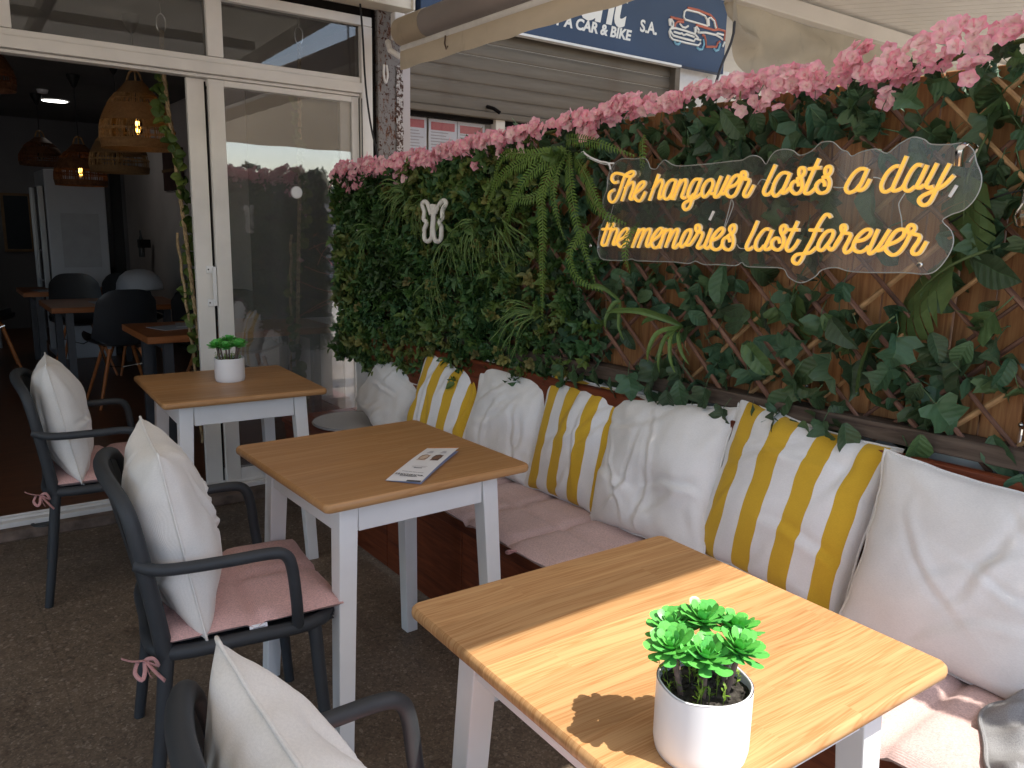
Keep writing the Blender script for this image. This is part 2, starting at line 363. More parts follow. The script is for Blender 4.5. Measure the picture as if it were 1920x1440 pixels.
# ------------------------------------------------------------------ mesh helpers
class MB:
    def __init__(s): s.v = []; s.f = []; s.mi = []; s.uv = []; s.var = []; s.cm = 0; s.cv = 0.0
    def vert(s, p): s.v.append(tuple(p)); return len(s.v)-1
    def face(s, idx, uv=None):
        s.f.append(tuple(idx)); s.mi.append(s.cm); s.uv.append(uv); s.var.append(s.cv)
    def box(s, c, d, rot=None, taper=None):
        hx, hy, hz = d[0]/2, d[1]/2, d[2]/2; b = len(s.v)
        for k, (x, y, z) in enumerate([(-1,-1,-1),(1,-1,-1),(1,1,-1),(-1,1,-1),(-1,-1,1),(1,-1,1),(1,1,1),(-1,1,1)]):
            q = Vector((x*hx, y*hy, z*hz))
            if rot is not None: q = rot @ q
            s.v.append(tuple(q+Vector(c)))
        for f in [(0,3,2,1),(4,5,6,7),(0,1,5,4),(1,2,6,5),(2,3,7,6),(3,0,4,7)]: s.face([b+i for i in f])
    def prism(s, bot, top):
        """two matching loops"""
        b = len(s.v); n = len(bot); s.v += [tuple(p) for p in bot] + [tuple(p) for p in top]
        s.face([b+n-1-i for i in range(n)]); s.face([b+n+i for i in range(n)])
        for i in range(n): j = (i+1) % n; s.face([b+i, b+j, b+n+j, b+n+i])
    def tube(s, path, r, n=8, closed=False, caps=True, sub=0, flat=None):
        P = [Vector(p) for p in path]
        if sub: P = smooth_path(P, sub, closed)
        m_ = len(P); rad = r if hasattr(r, '__len__') else [r]*m_
        if hasattr(r, '__len__') and len(r) != m_:
            rad = [r[min(len(r)-1, int(i*(len(r)-1)/(m_-1)))]*(1-((i*(len(r)-1)/(m_-1))%1)) + r[min(len(r)-1, int(i*(len(r)-1)/(m_-1))+1)]*((i*(len(r)-1)/(m_-1))%1) for i in range(m_)]
        b = len(s.v); up = None
        for i, p in enumerate(P):
            a = P[(i-1) % m_] if (closed or i > 0) else p; c = P[(i+1) % m_] if (closed or i < m_-1) else p
            t = (c-a); t = t.normalized() if t.length > 1e-9 else Vector((0, 0, 1))
            if up is None:
                up = Vector((0, 0, 1)) if abs(t.z) < .9 else Vector((1, 0, 0))
            x = t.cross(up)
            if x.length < 1e-5: x = t.cross(Vector((0, 1, 0)))
            x.normalize(); y = x.cross(t).normalized(); up = y
            for k in range(n):
                a_ = 2*pi*k/n
                dx, dy = cos(a_)*rad[i], sin(a_)*rad[i]
                if flat: dx *= flat[0]; dy *= flat[1]
                s.v.append(tuple(p+x*dx+y*dy))
        for i in range(m_ if closed else m_-1):
            i2 = (i+1) % m_
            for k in range(n):
                k2 = (k+1) % n; s.face([b+i*n+k, b+i*n+k2, b+i2*n+k2, b+i2*n+k])
        if caps and not closed:
            s.face([b+k for k in range(n)][::-1]); s.face([b+(m_-1)*n+k for k in range(n)])
    def lathe(s, prof, n=32, c=(0, 0, 0), cap0=False, cap1=False):
        b = len(s.v)
        for r, z in prof:
            for k in range(n): a = 2*pi*k/n; s.v.append((c[0]+r*cos(a), c[1]+r*sin(a), c[2]+z))
        for i in range(len(prof)-1):
            for k in range(n): k2 = (k+1) % n; s.face([b+i*n+k, b+i*n+k2, b+(i+1)*n+k2, b+(i+1)*n+k])
        if cap0: s.face([b+k for k in range(n)][::-1])
        if cap1: s.face([b+(len(prof)-1)*n+k for k in range(n)])
    def grid(s, fn, nu, nv, uvfn=None):
        b = len(s.v)
        for i in range(nu+1):
            for j in range(nv+1): s.v.append(tuple(fn(i/nu, j/nv)))
        for i in range(nu):
            for j in range(nv):
                q = [b+i*(nv+1)+j, b+(i+1)*(nv+1)+j, b+(i+1)*(nv+1)+j+1, b+i*(nv+1)+j+1]
                uv = None
                if uvfn: uv = [uvfn(i/nu, j/nv), uvfn((i+1)/nu, j/nv), uvfn((i+1)/nu, (j+1)/nv), uvfn(i/nu, (j+1)/nv)]
                s.face(q, uv)
    def add(s, o, M, var=None):
        """merge another MB under matrix M"""
        b = len(s.v); s.v += [tuple(M @ Vector(p)) for p in o.v]
        s.f += [tuple(b+i for i in f) for f in o.f]; s.mi += o.mi; s.uv += o.uv
        s.var += [var if var is not None else q for q in o.var]
    def mesh(s, name, mats, smooth=True, sharp=None):
        me = bpy.data.meshes.new(name); me.from_pydata(s.v, [], s.f); 
        for k in ([mats] if isinstance(mats, str) else mats): me.materials.append(MATS[k])
        me.polygons.foreach_set('material_index', s.mi); me.polygons.foreach_set('use_smooth', [smooth]*len(s.f))
        if any(u is not None for u in s.uv):
            uvl = me.uv_layers.new(name='UVMap'); fl = []
            for f, u in zip(s.f, s.uv):
                for k in range(len(f)): fl += list(u[k]) if u is not None else [0, 0]
            uvl.data.foreach_set('uv', fl)
        if any(s.var):
            at = me.attributes.new('var', 'FLOAT', 'FACE'); at.data.foreach_set('value', s.var)
        me.update()
        if smooth and sharp is not None: me.set_sharp_from_angle(angle=radians(sharp))
        return me
def smooth_path(P, sub, closed=False):
    out = []; n = len(P)
    rng = range(n) if closed else range(n-1)
    for i in rng:
        if closed: p0, p1, p2, p3 = P[(i-1)%n], P[i], P[(i+1)%n], P[(i+2)%n]
        else: p0, p1, p2, p3 = P[max(i-1, 0)], P[i], P[i+1], P[min(i+2, n-1)]
        for k in range(sub):
            t = k/sub
            out.append(.5*((2*p1)+(-p0+p2)*t+(2*p0-5*p1+4*p2-p3)*t*t+(-p0+3*p1-3*p2+p3)*t*t*t))
    if not closed: out.append(P[-1])
    return out
def link(name, me, parent=None, M=None):
    o = bpy.data.objects.new(name, me); COL.objects.link(o)
    if parent: o.parent = parent
    if M is not None: o.matrix_local = M
    return o
def part(name, mb, mats, parent=None, smooth=True, sharp=35, M=None):
    return link(name, mb.mesh(name, mats, smooth, sharp), parent, M)
def tag(o, label=None, cat=None, group=None, kind=None):
    if label: o['label'] = label
    if cat: o['category'] = cat
    if group: o['group'] = group
    if kind: o['kind'] = kind
    return o
def thing(name, label, cat, loc=(0, 0, 0), rz=0, group=None):
    o = bpy.data.objects.new(name, None); COL.objects.link(o); o.location = loc; o.rotation_euler = (0, 0, rz); o.empty_display_size = .1
    return tag(o, label, cat, group)
def T(x, y, z): return Matrix.Translation((x, y, z))
def RZ(a): return Matrix.Rotation(a, 4, 'Z')
def RX(a): return Matrix.Rotation(a, 4, 'X')
def RY(a): return Matrix.Rotation(a, 4, 'Y')
def SC(a): return Matrix.Scale(a, 4)
def copy_tree(o, parent=None):
    c = o.copy(); COL.objects.link(c); c.parent = parent
    for ch in list(o.children): copy_tree(ch, c)
    return c
def bevel(o, w=.003, seg=2, lim=30):
    md = o.modifiers.new('bevel', 'BEVEL'); md.width = w; md.segments = seg; md.limit_method = 'ANGLE'; md.angle_limit = radians(lim); return o
def nz(x, y, z=0.0, s=1.0): return noise.noise(Vector((x*s, y*s, z*s)))
def xf(y, off=0.0): return 1.97-.05*(y-.5)-off*1.0          # the fence plane
FROT = math.atan(.05)                                        # its turn from the y axis
# ------------------------------------------------------------------ ground and room shell
b = MB(); b.grid(lambda u, v: (-6+12*u, -1.2+5.2*v, 0), 2, 2); o = part('terrace_floor', b, 'terrazzo', smooth=False); tag(o, kind='structure')
b = MB(); b.grid(lambda u, v: (-40+80*u, -60+58.8*v, -.004), 1, 1); tag(part('pavement', b, 'pavement_concrete', smooth=False), kind='structure')
b = MB(); b.grid(lambda u, v: (-300+600*u, -300+600*v, -.05), 1, 1); tag(part('ground', b, 'pavement_concrete', smooth=False), kind='structure')
# stone step under the shop front, built of separate slabs
st = tag(bpy.data.objects.new('stone_step', None), 'worn brown stone step under the white threshold of the shop front', 'step', kind='structure'); COL.objects.link(st)
for x in range(-4, 4):
    b = MB(); x0 = x*.62+.15; y0 = 3.925-.028*(x0); 
    b.prism([(x0, y0, 0), (x0+.612, y0-.017, 0), (x0+.612, 4.03, 0), (x0, 4.03, 0)], [(x0, y0+.01, .048), (x0+.612, y0-.007, .048), (x0+.612, 4.03, .048), (x0, 4.03, .048)])
    bevel(part('slab', b, 'curb_stone', st, smooth=False), .008)
b = MB(); b.lathe([(0, .002), (.034, .002), (.036, .006), (.048, .006), (.05, 0)], 24)
o = part('drain_cap', b, 'drain_metal', M=T(.335, 3.962, .047)); tag(o, 'small round dark metal cap set in the stone step', 'drain cap')
b = MB(); b.grid(lambda u, v: (-4+6.2*u, 4.06+7.2*v, .07), 1, 1); tag(part('interior_floor', b, 'interior_floor_wood', smooth=False), kind='structure')
b = MB(); b.box((2.23, 7.68, 1.35), (.1, 7.2, 2.6)); tag(part('interior_side_wall', b, 'interior_wall_paint', smooth=False), kind='structure')
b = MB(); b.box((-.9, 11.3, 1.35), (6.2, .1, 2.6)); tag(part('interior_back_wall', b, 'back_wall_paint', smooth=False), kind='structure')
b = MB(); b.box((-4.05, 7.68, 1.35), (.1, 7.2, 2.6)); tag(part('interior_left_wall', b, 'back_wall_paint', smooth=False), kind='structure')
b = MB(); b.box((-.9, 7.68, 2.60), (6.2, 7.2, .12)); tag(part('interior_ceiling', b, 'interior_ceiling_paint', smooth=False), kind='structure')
# skirting
b = MB(); b.box((2.165, 7.6, .13), (.02, 6.8, .12)); tag(part('skirting_board', b, 'curb_stone', smooth=False), kind='structure')

# ------------------------------------------------------------------ shop front
YF = 4.0
sf = thing('shop_front_frame', 'white aluminium shop front frame with dark glazed upper lights above the open sliding door', 'window frame', (0, YF, 0))
def bar(name, x0, x1, z0, z1, y0=-.02, y1=.06, m='white_aluminium', p=sf, bw=.003):
    b = MB(); b.box(((x0+x1)/2, (y0+y1)/2, (z0+z1)/2), (x1-x0, y1-y0, z1-z0)); return bevel(part(name, b, m, p, smooth=False), bw)
bar('transom_rail', -3, 1.935, 2.068, 2.118, -.03, .07); bar('transom_lip', -3, 1.935, 2.118, 2.146, -.012, .06)
bar('door_track', -3, 1.935, 2.052, 2.066, -.005, .06)
bar('head_rail', -3, 2.0, 2.40, 2.445, -.02, .06)
bar('right_stile', 1.938, 2.0, .06, 2.398, -.022, .06)
bar('mullion', 1.165, 1.237, 2.148, 2.398, -.015, .05)
bar('mullion', .325, .392, 2.148, 2.398, -.015, .05)
bar('mullion', -.60, -.53, 2.148, 2.398, -.015, .05)
bar('threshold', -3, 2.0, .048, .072, -.03, .07, 'old_white_paint'); bar('threshold_rail', -3, 2.0, .073, .086, .0, .012, 'old_white_paint'); bar('threshold_rail', -3, 2.0, .073, .086, .034, .045, 'old_white_paint')
for x0, x1 in ((-3, -.6), (-.53, .325), (.392, 1.165), (1.237, 1.938)):
    bar('glass_pane', x0, x1, 2.147, 2.399, .012, .018, 'transom_glass', bw=0.0001)
bar('black_gap_strip', -3, 2.02, 2.446, 2.49, .0, .05, 'black_gap')
bar('black_gap_strip', 2.002, 2.028, .06, 2.49, .0, .05, 'black_gap')
def slider(x0, x1, y0, label, sl, sr, gm='window_glass'):
    d = thing('sliding_door', label, 'sliding door', (0, YF+y0, 0), 0, 'sliding doors of the shop front')
    bar('stile', x0, x0+sl, .074, 2.05, 0, .028, p=d); bar('stile', x1-sr, x1, .074, 2.05, 0, .028, p=d)
    bar('bottom_rail', x0+sl, x1-sr, .076, .145, .001, .027, 'old_white_paint', d); bar('top_rail', x0+sl, x1-sr, 2.022, 2.05, .001, .027, p=d)
    bar('glass_pane', x0+sl, x1-sr, .146, 2.021, .011, .017, gm, d, .0001)
    return d
d1 = slider(1.165, 1.937, .004, 'white sliding door leaf with its glass pane closed beside the green wall', .072, .045)
d2 = slider(1.075, 1.90, .036, 'white sliding door leaf pushed back behind the fixed leaf, its edge with the pull handle showing', .082, .06, 'clear_glass')
bar('seal_strip', 1.153, 1.163, .08, 2.04, -.001, .02, 'black_gap', d2)
b = MB(); hx = 1.142
b.box((hx-.004, -.006, 1.165), (.034, .008, .036)); b.box((hx-.004, -.006, 1.003), (.034, .008, .036)); b.box((hx+.010, -.028, 1.084), (.016, .012, .19)); b.box((hx+.010, -.014, 1.165), (.014, .02, .02)); b.box((hx+.010, -.014, 1.003), (.014, .02, .02))
hd = bevel(part('handle', b, 'white_plastic', d2, smooth=False), .002)
b = MB(); b.lathe([(0, 0), (.004, 0)], 10); 
for z in (1.165, 1.003):
    o = part('screw', b, 'print_black', hd, M=T(hx-.012, -.0105, z) @ RX(pi/2))
# cream fascia box over the door
b = MB(); b.box((-.5, 3.93, 2.60), (5.35, .14, .22)); b.box((2.172, 3.92, 2.6), (.012, .16, .235)); fa = tag(bevel(part('fascia_box', b, 'cream_fascia', smooth=False), .004), 'cream painted fascia box above the white shop front', 'fascia')
# rusty post
b = MB(); b.box((2.105, 4.03, 1.3), (.145, .10, 2.6)); po = thing('rusty_post', 'grey steel post with flaking paint and rust between the two shops', 'post')
bevel(part('post', b, 'rusty_paint', po, smooth=False), .004)
b = MB(); b.grid(lambda u, v: (2.137+.04*u+.006*nz(u*3, v*9, 1), 3.972+.003*nz(u*9, v*30, 5), 1.55+.68*v), 6, 40); part('flaking_strip', b, 'flaking_paint', po)
b = MB(); b.tube([(2.055, 3.955, 2.22), (2.05, 3.95, 2.17), (2.062, 3.95, 2.13), (2.075, 3.952, 2.17), (2.07, 3.955, 2.22)], .006, 6, sub=4); o = part('awning_hook', b, 'old_white_paint', po)
# cable in front of the frame; dark lines drawn for the stile gaps
b = MB(); b.tube([(1.912, 3.95, 2.60), (1.922, 3.93, 2.36), (1.932, 3.93, 2.152), (1.948, 3.93, 1.997), (1.966, 3.92, 1.866), (1.985, 3.90, 1.74), (1.99, 3.9, 1.5)], .005, 6, sub=5)
tag(part('hanging_cable', b, 'black_cable'), 'black cable hanging down the right stile of the shop front', 'cable')
b = MB()
for dx in (0, .016): b.tube([(1.917+dx, 3.972, 2.04), (1.919+dx, 3.972, 1.5), (1.917+dx, 3.972, .55)], .0028, 5)
tag(part('stile_gap_line', b, 'black_cable'), 'pair of thin black lines drawn for the gap in the stile beside the sliding door', 'cable')
# terrace roof: beams and panels overhead, its front edge throws the shade line
rf = tag(bpy.data.objects.new('terrace_roof', None), 'cream canvas terrace roof on white beams overhead', 'roof', kind='structure'); COL.objects.link(rf)
ROOF_EDGE = -.02
b = MB(); b.grid(lambda u, v: (-4.2+6.3*u, ROOF_EDGE+.05+3.8*v, 2.50+.16*v), 6, 6); part('canvas_sheet', b, 'roof_canvas', rf, smooth=False)
b = MB(); b.box((-1.05, ROOF_EDGE+.035, 2.44), (6.4, .07, .12)); part('front_beam', b, 'roof_white', rf, smooth=False)
b = MB(); b.grid(lambda u, v: (-4.2+6.3*u, .112+.002*sin(u*60)*v, 2.44-(.29+.003*sin(u*75))*v), 240, 6); part('front_valance', b, 'awning_canvas', rf)
b = MB(); b.grid(lambda u, v: (-4.2+5.08*u, -1.15+1.16*v, 2.36+.09*v), 6, 3); part('added_side_shade', b, 'roof_canvas', rf, smooth=False)  # unseen sheet added to keep the sun off the nearest chair pillow
for x in (-3.2, -1.9, -.6, .7, 2.06):
    b = MB(); b.prism([(x-.03, ROOF_EDGE+.07, 2.42), (x+.03, ROOF_EDGE+.07, 2.42), (x+.03, 3.85, 2.58), (x-.03, 3.85, 2.58)], [(x-.03, ROOF_EDGE+.07, 2.49), (x+.03, ROOF_EDGE+.07, 2.49), (x+.03, 3.85, 2.65), (x-.03, 3.85, 2.65)]); part('rafter', b, 'roof_white', rf, smooth=False)
for y in (1.3, 2.55):
    b = MB(); z = 2.42+.042*(y); b.box((-.6, y, z), (5.0, .05, .05)); part('crossbeam', b, 'roof_white', rf, smooth=False)
# flower string under the roof, seen in the door glass
b = MB()
# grey wall and hedge over the street, seen mirrored in the glass
b = MB(); b.box((-2, -11, 1.05), (40, .4, 2.1)); tag(bevel(part('street_wall', b, 'wall_grey_plaster', smooth=False), .01), 'long grey rendered wall across the street behind the camera', 'wall')
b = MB(); rq = random.Random(9)
for i in range(2600):
    x = rq.uniform(-14, 16); z = 2.06+rq.random()**1.6*(.32+.14*nz(x*1.3, 2)); c = Vector((x, -11+rq.uniform(-.25, .25), z)); d = Vector((rq.gauss(0, 1), rq.gauss(0, 1), rq.gauss(.3, 1))).normalized()*.11; e_ = d.cross(Vector((rq.gauss(0, 1), rq.gauss(0, 1), 1))).normalized()*.05
    b.face([b.vert(c-d), b.vert(c+e_), b.vert(c+d), b.vert(c-e_)], [(.3, .5)]*4)
HEDGE_TOP = b

# ------------------------------------------------------------------ neighbour shop: shutter, notices, sign
YN = 4.10
sh = thing('roller_shutter', 'closed brown grey metal roller shutter over the neighbouring shop window', 'roller shutter', (0, YN+.09, .0))
prof = [(.0, 0), (-.005, .004), (-.007, .014), (-.0075, .040), (-.006, .058), (-.001, .066), (.003, .071), (.002, .0775)]
b = MB(); b.grid(lambda u, v: (2.18+2.28*u, prof[round(v*7)][0], prof[round(v*7)][1]), 12, 7); sm = b.mesh('slat', 'shutter_metal', True, 50)
for k in range(8):
    link('slat', sm, sh, T(0, 0, 2.085+k*.0785))
b = MB(); b.box((3.3, -.012, 2.066), (2.3, .045, .036)); bevel(part('bottom_bar', b, 'shutter_metal', sh, smooth=False), .006)
b = MB(); b.box((4.475, -.03, 2.1), (.05, .06, 1.0)); bevel(part('guide_rail', b, 'shutter_metal', sh, smooth=False), .004)
b = MB(); b.tube([(2.86, -.02, 2.115), (2.875, -.07, 2.10), (2.90, -.10, 2.075)], .011, 8); part('pull_handle', b, 'black_gap', sh)
nw = thing('notice_window', 'shop window with three printed notices behind the glass under the shutter', 'window', (0, YN+.09, 0))
b = MB(); b.box((2.21, .02, 1.55), (.07, .06, 1.0)); bevel(part('frame', b, 'cream_fascia', nw, smooth=False), .004)
b = MB(); b.box((2.97, .02, 1.55), (.07, .06, 1.0)); bevel(part('frame', b, 'cream_fascia', nw, smooth=False), .004)
b = MB(); b.box((3.3, .05, 2.04), (2.4, .06, .03)); part('frame_head', b, 'black_gap', nw, smooth=False)
b = MB(); b.box((2.6, .035, 1.53), (.68, .006, .98)); part('glass_pane', b, 'notice_glass', nw, smooth=False)
b = MB(); b.box((2.6, .30, 1.5), (2.2, .02, 1.3)); part('backing', b, 'fridge_dark', nw, smooth=False)
for k, x0 in enumerate((2.285, 2.497, 2.70)):
    pp = MB(); pp.box((x0+.1, .06, 1.86), (.198, .002, .32)); pg = part('paper', pp, 'paper_white', nw, smooth=False)
    q = MB(); q.box((x0+.1, .0585, 1.985-.004*k), (.165, .001, .046)); part('red_heading', q, 'notice_red', pg, smooth=False)
    q = MB()
    for j in range(11):
        z = 1.945-.0175*j; wdt = .165*R.uniform(.6, 1)
        q.box((x0+.0175+wdt/2, .0584, z), (wdt, .001, .0055))
    part('print_lines', q, 'notice_line', pg, smooth=False)
b = MB(); b.box((4.80, 4.24, 2.2), (.62, .1, .8)); tag(bevel(part('white_pier', b, 'old_white_paint', smooth=False), .006), 'white wall pier beside the shutter under the blue sign', 'wall')
b = MB(); b.box((3.9, 4.4, 1.2), (3.4, .1, 2.4)); tag(part('neighbour_wall', b, 'wall_grey_plaster', smooth=False), 'grey wall under the roller shutter behind the fence', 'wall')
b = MB(); b.box((2.5, 5.7, 4.6), (16, 3.0, 3.2)); tag(part('upper_facade', b, 'cream_fascia', smooth=False), 'rendered upper storeys above the shops', 'building')
b = MB(); b.box((2.5, 3.35, 3.52), (16, 1.7, .14)); tag(bevel(part('shade_slab', b, 'roof_white', smooth=False), .01), 'white balcony slab, added out of view to shade the shop fronts', 'overhang')  # unseen slab added to keep sky and sun off the shutter and sign
# blue sign
sg = thing('shop_sign', 'dark blue shop sign with white rental lettering and a neon style car drawing', 'sign', (0, YN+.032, 0))
b = MB(); b.box((3.645, 0, 2.98), (2.57, .06, .86)); bevel(part('panel', b, 'sign_navy', sg, smooth=False), .004)
b = MB(); b.box((3.36, -.02, 2.543), (2.2, .05, .014)); part('white_trim', b, 'sign_white', sg, smooth=False)
def text(body, size, parent, mat, M, shear=0, off=0, extr=.002, sx=1.0, spacing=1.0, name='lettering', align='LEFT'):
    cu = bpy.data.curves.new(name, 'FONT'); cu.body = body; cu.size = size; cu.shear = shear; cu.offset = off; cu.extrude = extr; cu.space_character = spacing; cu.align_x = align; cu.resolution_u = 4
    tmp = bpy.data.objects.new('tmp', cu); COL.objects.link(tmp); dg = bpy.context.evaluated_depsgraph_get(); me = bpy.data.meshes.new_from_object(tmp.evaluated_get(dg)); bpy.data.objects.remove(tmp)
    me.materials.clear(); me.materials.append(MATS[mat]); o = link(name, me, parent, M @ Matrix.Diagonal((sx, 1, 1, 1))); return o
text('rent', .42, sg, 'sign_white', T(3.37, -.032, 2.722) @ RX(pi/2), .25, .011, .001, .80, .90)
text('RENT A CAR & BIKE', .090, sg, 'sign_white', T(3.125, -.032, 2.642) @ RX(pi/2), .18, .0032, .001, 1.05, 1.0)
text('S.A.', .105, sg, 'sign_white', T(4.045, -.032, 2.715) @ RX(pi/2), .05, .003, .001, 1.0)
CAR = '''w 4718,2850 4480,2856 4462,2869 4467,2905 4491,2922 4610,2923 4681,2913 4705,2892 4718,2850
w 4731,2852 4721,2903 4742,2912 4784,2894 4807,2848
w 4317,2830 4345,2834 4363,2816 4365,2795 4349,2788 4336,2801 4336,2828
w 4317,2830 4328,2792
w 4425,2821 4460,2802 4485,2803 4515,2819
w 4338,2775 4387,2785 4495,2783 4590,2776 4627,2755
w 4338,2775 4326,2752 4339,2722 4365,2708 4503,2706 4632,2707 4652,2725 4654,2745 4597,2747 4582,2726
w 4331,2764 4371,2733 4578,2728
w 4372,2759 4435,2756 4455,2761 4473,2753 4502,2763 4583,2756
w 4590,2779 4582,2818 4602,2827 4626,2809 4619,2786 4601,2792 4599,2816
w 4632,2793 4701,2804 4812,2804 4863,2795 4892,2785
w 4816,2808 4829,2818 4897,2817
w 4914,2772 4897,2736
r 4498,2936 4608,2939 4741,2928 4797,2901 4826,2845
r 4332,2848 4397,2848 4464,2848 4465,2836 4403,2830 4380,2808 4382,2793
r 4597,2840 4697,2836 4791,2834 4839,2847 4912,2847 4911,2780
r 4668,2783 4694,2781 4711,2750 4715,2710 4830,2726 4840,2755 4862,2767
b 4382,2700 4400,2683 4429,2685 4444,2703
b 4616,2693 4647,2681 4677,2688 4695,2726 4683,2757
b 4799,2713 4824,2697 4854,2710 4868,2751 4853,2760'''
cg = {'w': 'sign_white', 'r': 'sign_red', 'b': 'sign_blue'}
car_b = {k: MB() for k in cg}
for ln in CAR.strip().split('\n'):
    k, *pp = ln.split(); pts = [(int(q.split(',')[0])/1000, -.034 if k == 'w' else -.0325, int(q.split(',')[1])/1000) for q in pp]
    car_b[k].tube(pts, .0075 if k == 'w' else .0085, 5, flat=(1, .25) if False else None)
for k, nm in (('w', 'car_outline_white'), ('r', 'car_outline_red'), ('b', 'car_wheel_arc')):
    part(nm, car_b[k], cg[k], sg)
# awning roller along the fence line
aw = thing('awning_roller', 'rolled cream and grey awning with a scalloped valance over the roller shutter', 'awning', (0, 0, 0))
b = MB(); b.tube([(2.115, 3.86, 2.372), (2.115, 3.60, 2.372)], .070, 24); part('end_wrap', b, 'awning_canvas', aw)
b = MB(); b.tube([(2.115, 3.62, 2.372), (2.115, 1.0, 2.372)], .067, 24); part('roll', b, 'awning_grey_canvas', aw)
b = MB(); b.tube([(2.085, 3.80, 2.276), (2.085, 1.0, 2.276)], .020, 14); part('front_bar', b, 'old_white_paint', aw)
def val(u, v):
    y = 3.80-2.8*u; return (2.066+.005*sin(u*24+nz(u*9, 0)*4)*v, y, 2.262-v*(.088+.002*sin(u*60)))
b = MB(); b.grid(val, 120, 8); part('valance', b, 'awning_canvas', aw)
b = MB(); b.tube([(2.052, 3.34, 2.26), (2.048, 3.34, 2.225), (2.054, 3.335, 2.20), (2.058, 3.33, 2.215)], .004, 6); part('rust_hook', b, 'curb_stone', aw)
b = MB(); b.box((2.10, 3.885, 2.40), (.06, .05, .13)); b.tube([(2.06, 3.92, 2.33), (2.05, 3.88, 2.28), (2.10, 3.86, 2.25)], .016, 8); bevel(part('bracket', b, 'old_white_paint', aw, smooth=False), .005)
# neighbour canopy: fascia beam, soffit boards, hanging canvas
nc = thing('neighbour_canopy', 'white canopy with a ribbed soffit and fascia beam beyond the fence', 'canopy')
b = MB(); b.box((5.2, 1.6, 2.70), (4.0, 2.5, .03)); part('sun_block_sheet', b, 'roof_white', nc, smooth=False)  # solid sheet added above the boards to stop sun through their gaps
b = MB(); b.box((5.2, 2.83, 2.59), (3.7, .06, .085)); bevel(part('fascia_beam', b, 'roof_white', nc, smooth=False), .004)
b = MB(); b.box((3.75, 2.7, 2.66), (.6, .1, .05)); bevel(part('cross_piece', b, 'old_white_paint', nc, smooth=False), .004)
b = MB(); b.grid(lambda u, v: (2.16+5.4*u, .05+.004*sin(u*50)*v, 2.70-(.56+.004*sin(u*64))*v), 200, 6); part('front_valance', b, 'awning_canvas', nc)  # out of view; hung low to block the sky mirrored in the pane
b = MB(); b.box((4.86, .02, 2.72), (5.4, .05, .06)); part('front_bar', b, 'roof_white', nc, smooth=False)
dv = Vector((.46, -.705, 0)).normalized(); pv = Vector((dv.y, -dv.x, 0))
for k in range(-14, 24):
    c = Vector((4.9, 1.7, 2.66)) + pv*(-k*.095)
    b = MB(); b.box((0, 0, 0), (3.0, .088, .012)); bevel(part('soffit_board', b, 'roof_white', nc, smooth=False, M=T(*c) @ RZ(math.atan2(dv.y, dv.x))), .003)
def cur(u, v):
    x = 3.42+2.6*u; top = 2.552; dep = (.34*(min(1, u*7))**.5)+.03*sin(u*20); return (x+.03*sin(v*3)*(1-u), 2.86+.045*sin(u*34+v*3+4*nz(u*3, v*1.5))*(.25+v)+.05*nz(u*5, v*3, 4), top-dep*v)
b = MB(); b.grid(cur, 110, 22); tag(part('rolled_side_curtain', b, 'curtain_canvas'), 'cream canvas side curtain gathered under the canopy beam beyond the flowers', 'curtain')
b = MB(); b.tube([(3.45, 2.84, 2.62), (3.46, 2.83, 2.4), (3.41, 2.86, 2.22), (3.38, 2.9, 2.0)], .007, 6, sub=4); tag(part('curtain_cord', b, 'dark_metal'), 'dark cord hanging beside the blue shop sign', 'cord')

# ------------------------------------------------------------------ fence
fe = thing('plank_fence', 'brown stained fence of upright wooden boards behind the artificial plants', 'fence')
b = MB(); b.box((0, 0, -.4425), (.018, .0835, .885)); pm = b.mesh('plank', 'fence_wood', False)
def ftop(y): return 1.775 if y < 1.5 else 1.775-.105*(y-1.5)/2.1
for k in range(50):
    y = -.55+.0875*k
    o = link('plank', pm, fe, T(xf(y)+.022+R.uniform(-.002, .002), y, ftop(y)+R.uniform(-.004, .004)) @ RZ(FROT) @ RX(R.uniform(-.003, .003)))
    if k % 3 == 0 and k < 40: bevel(o, .002, 1)
    else: bevel(o, .002, 1)
for z in (1.0, 1.60):
    b = MB(); b.prism([(xf(-.6)+.036, -.6, z-.03), (xf(3.8)+.036, 3.8, z-.03), (xf(3.8)+.06, 3.8, z-.03), (xf(-.6)+.06, -.6, z-.03)], [(xf(-.6)+.036, -.6, z+.03), (xf(3.8)+.036, 3.8, z+.03), (xf(3.8)+.06, 3.8, z+.03), (xf(-.6)+.06, -.6, z+.03)]); part('rail', b, 'fence_wood', fe, smooth=False)
# screws
b = MB(); b.lathe([(0, .003), (.005, .002), (.006, 0)], 8); smh = b.mesh('screw_head', 'chrome')
for y in (1.07, 1.25, 1.42, .72): link('screw_head', smh, fe, T(xf(y)+.010, y, .985) @ RY(-pi/2))
def along(name, y0, y1, x0off, x1off, z0, z1, mat, parent=None, bw=.003):
    b = MB()
    lo = [(xf(y0)-x0off, y0, z0), (xf(y0)-x1off, y0, z0), (xf(y1)-x1off, y1, z0), (xf(y1)-x0off, y1, z0)]
    b.prism(lo, [(p[0], p[1], z1) for p in lo]); return bevel(part(name, b, mat, parent, smooth=False), bw)
o = along('weathered_beam', -.6, 3.80, .075, .005, .900, .945, 'beam_wood'); tag(o, 'weathered grey wooden beam along the foot of the fence above the red bench back', 'beam')
o = along('white_wall_strip', -.6, 3.8, .01, -.05, .3, .905, 'old_white_paint'); tag(o, 'low white wall showing in the gap under the grey fence beam', 'wall')

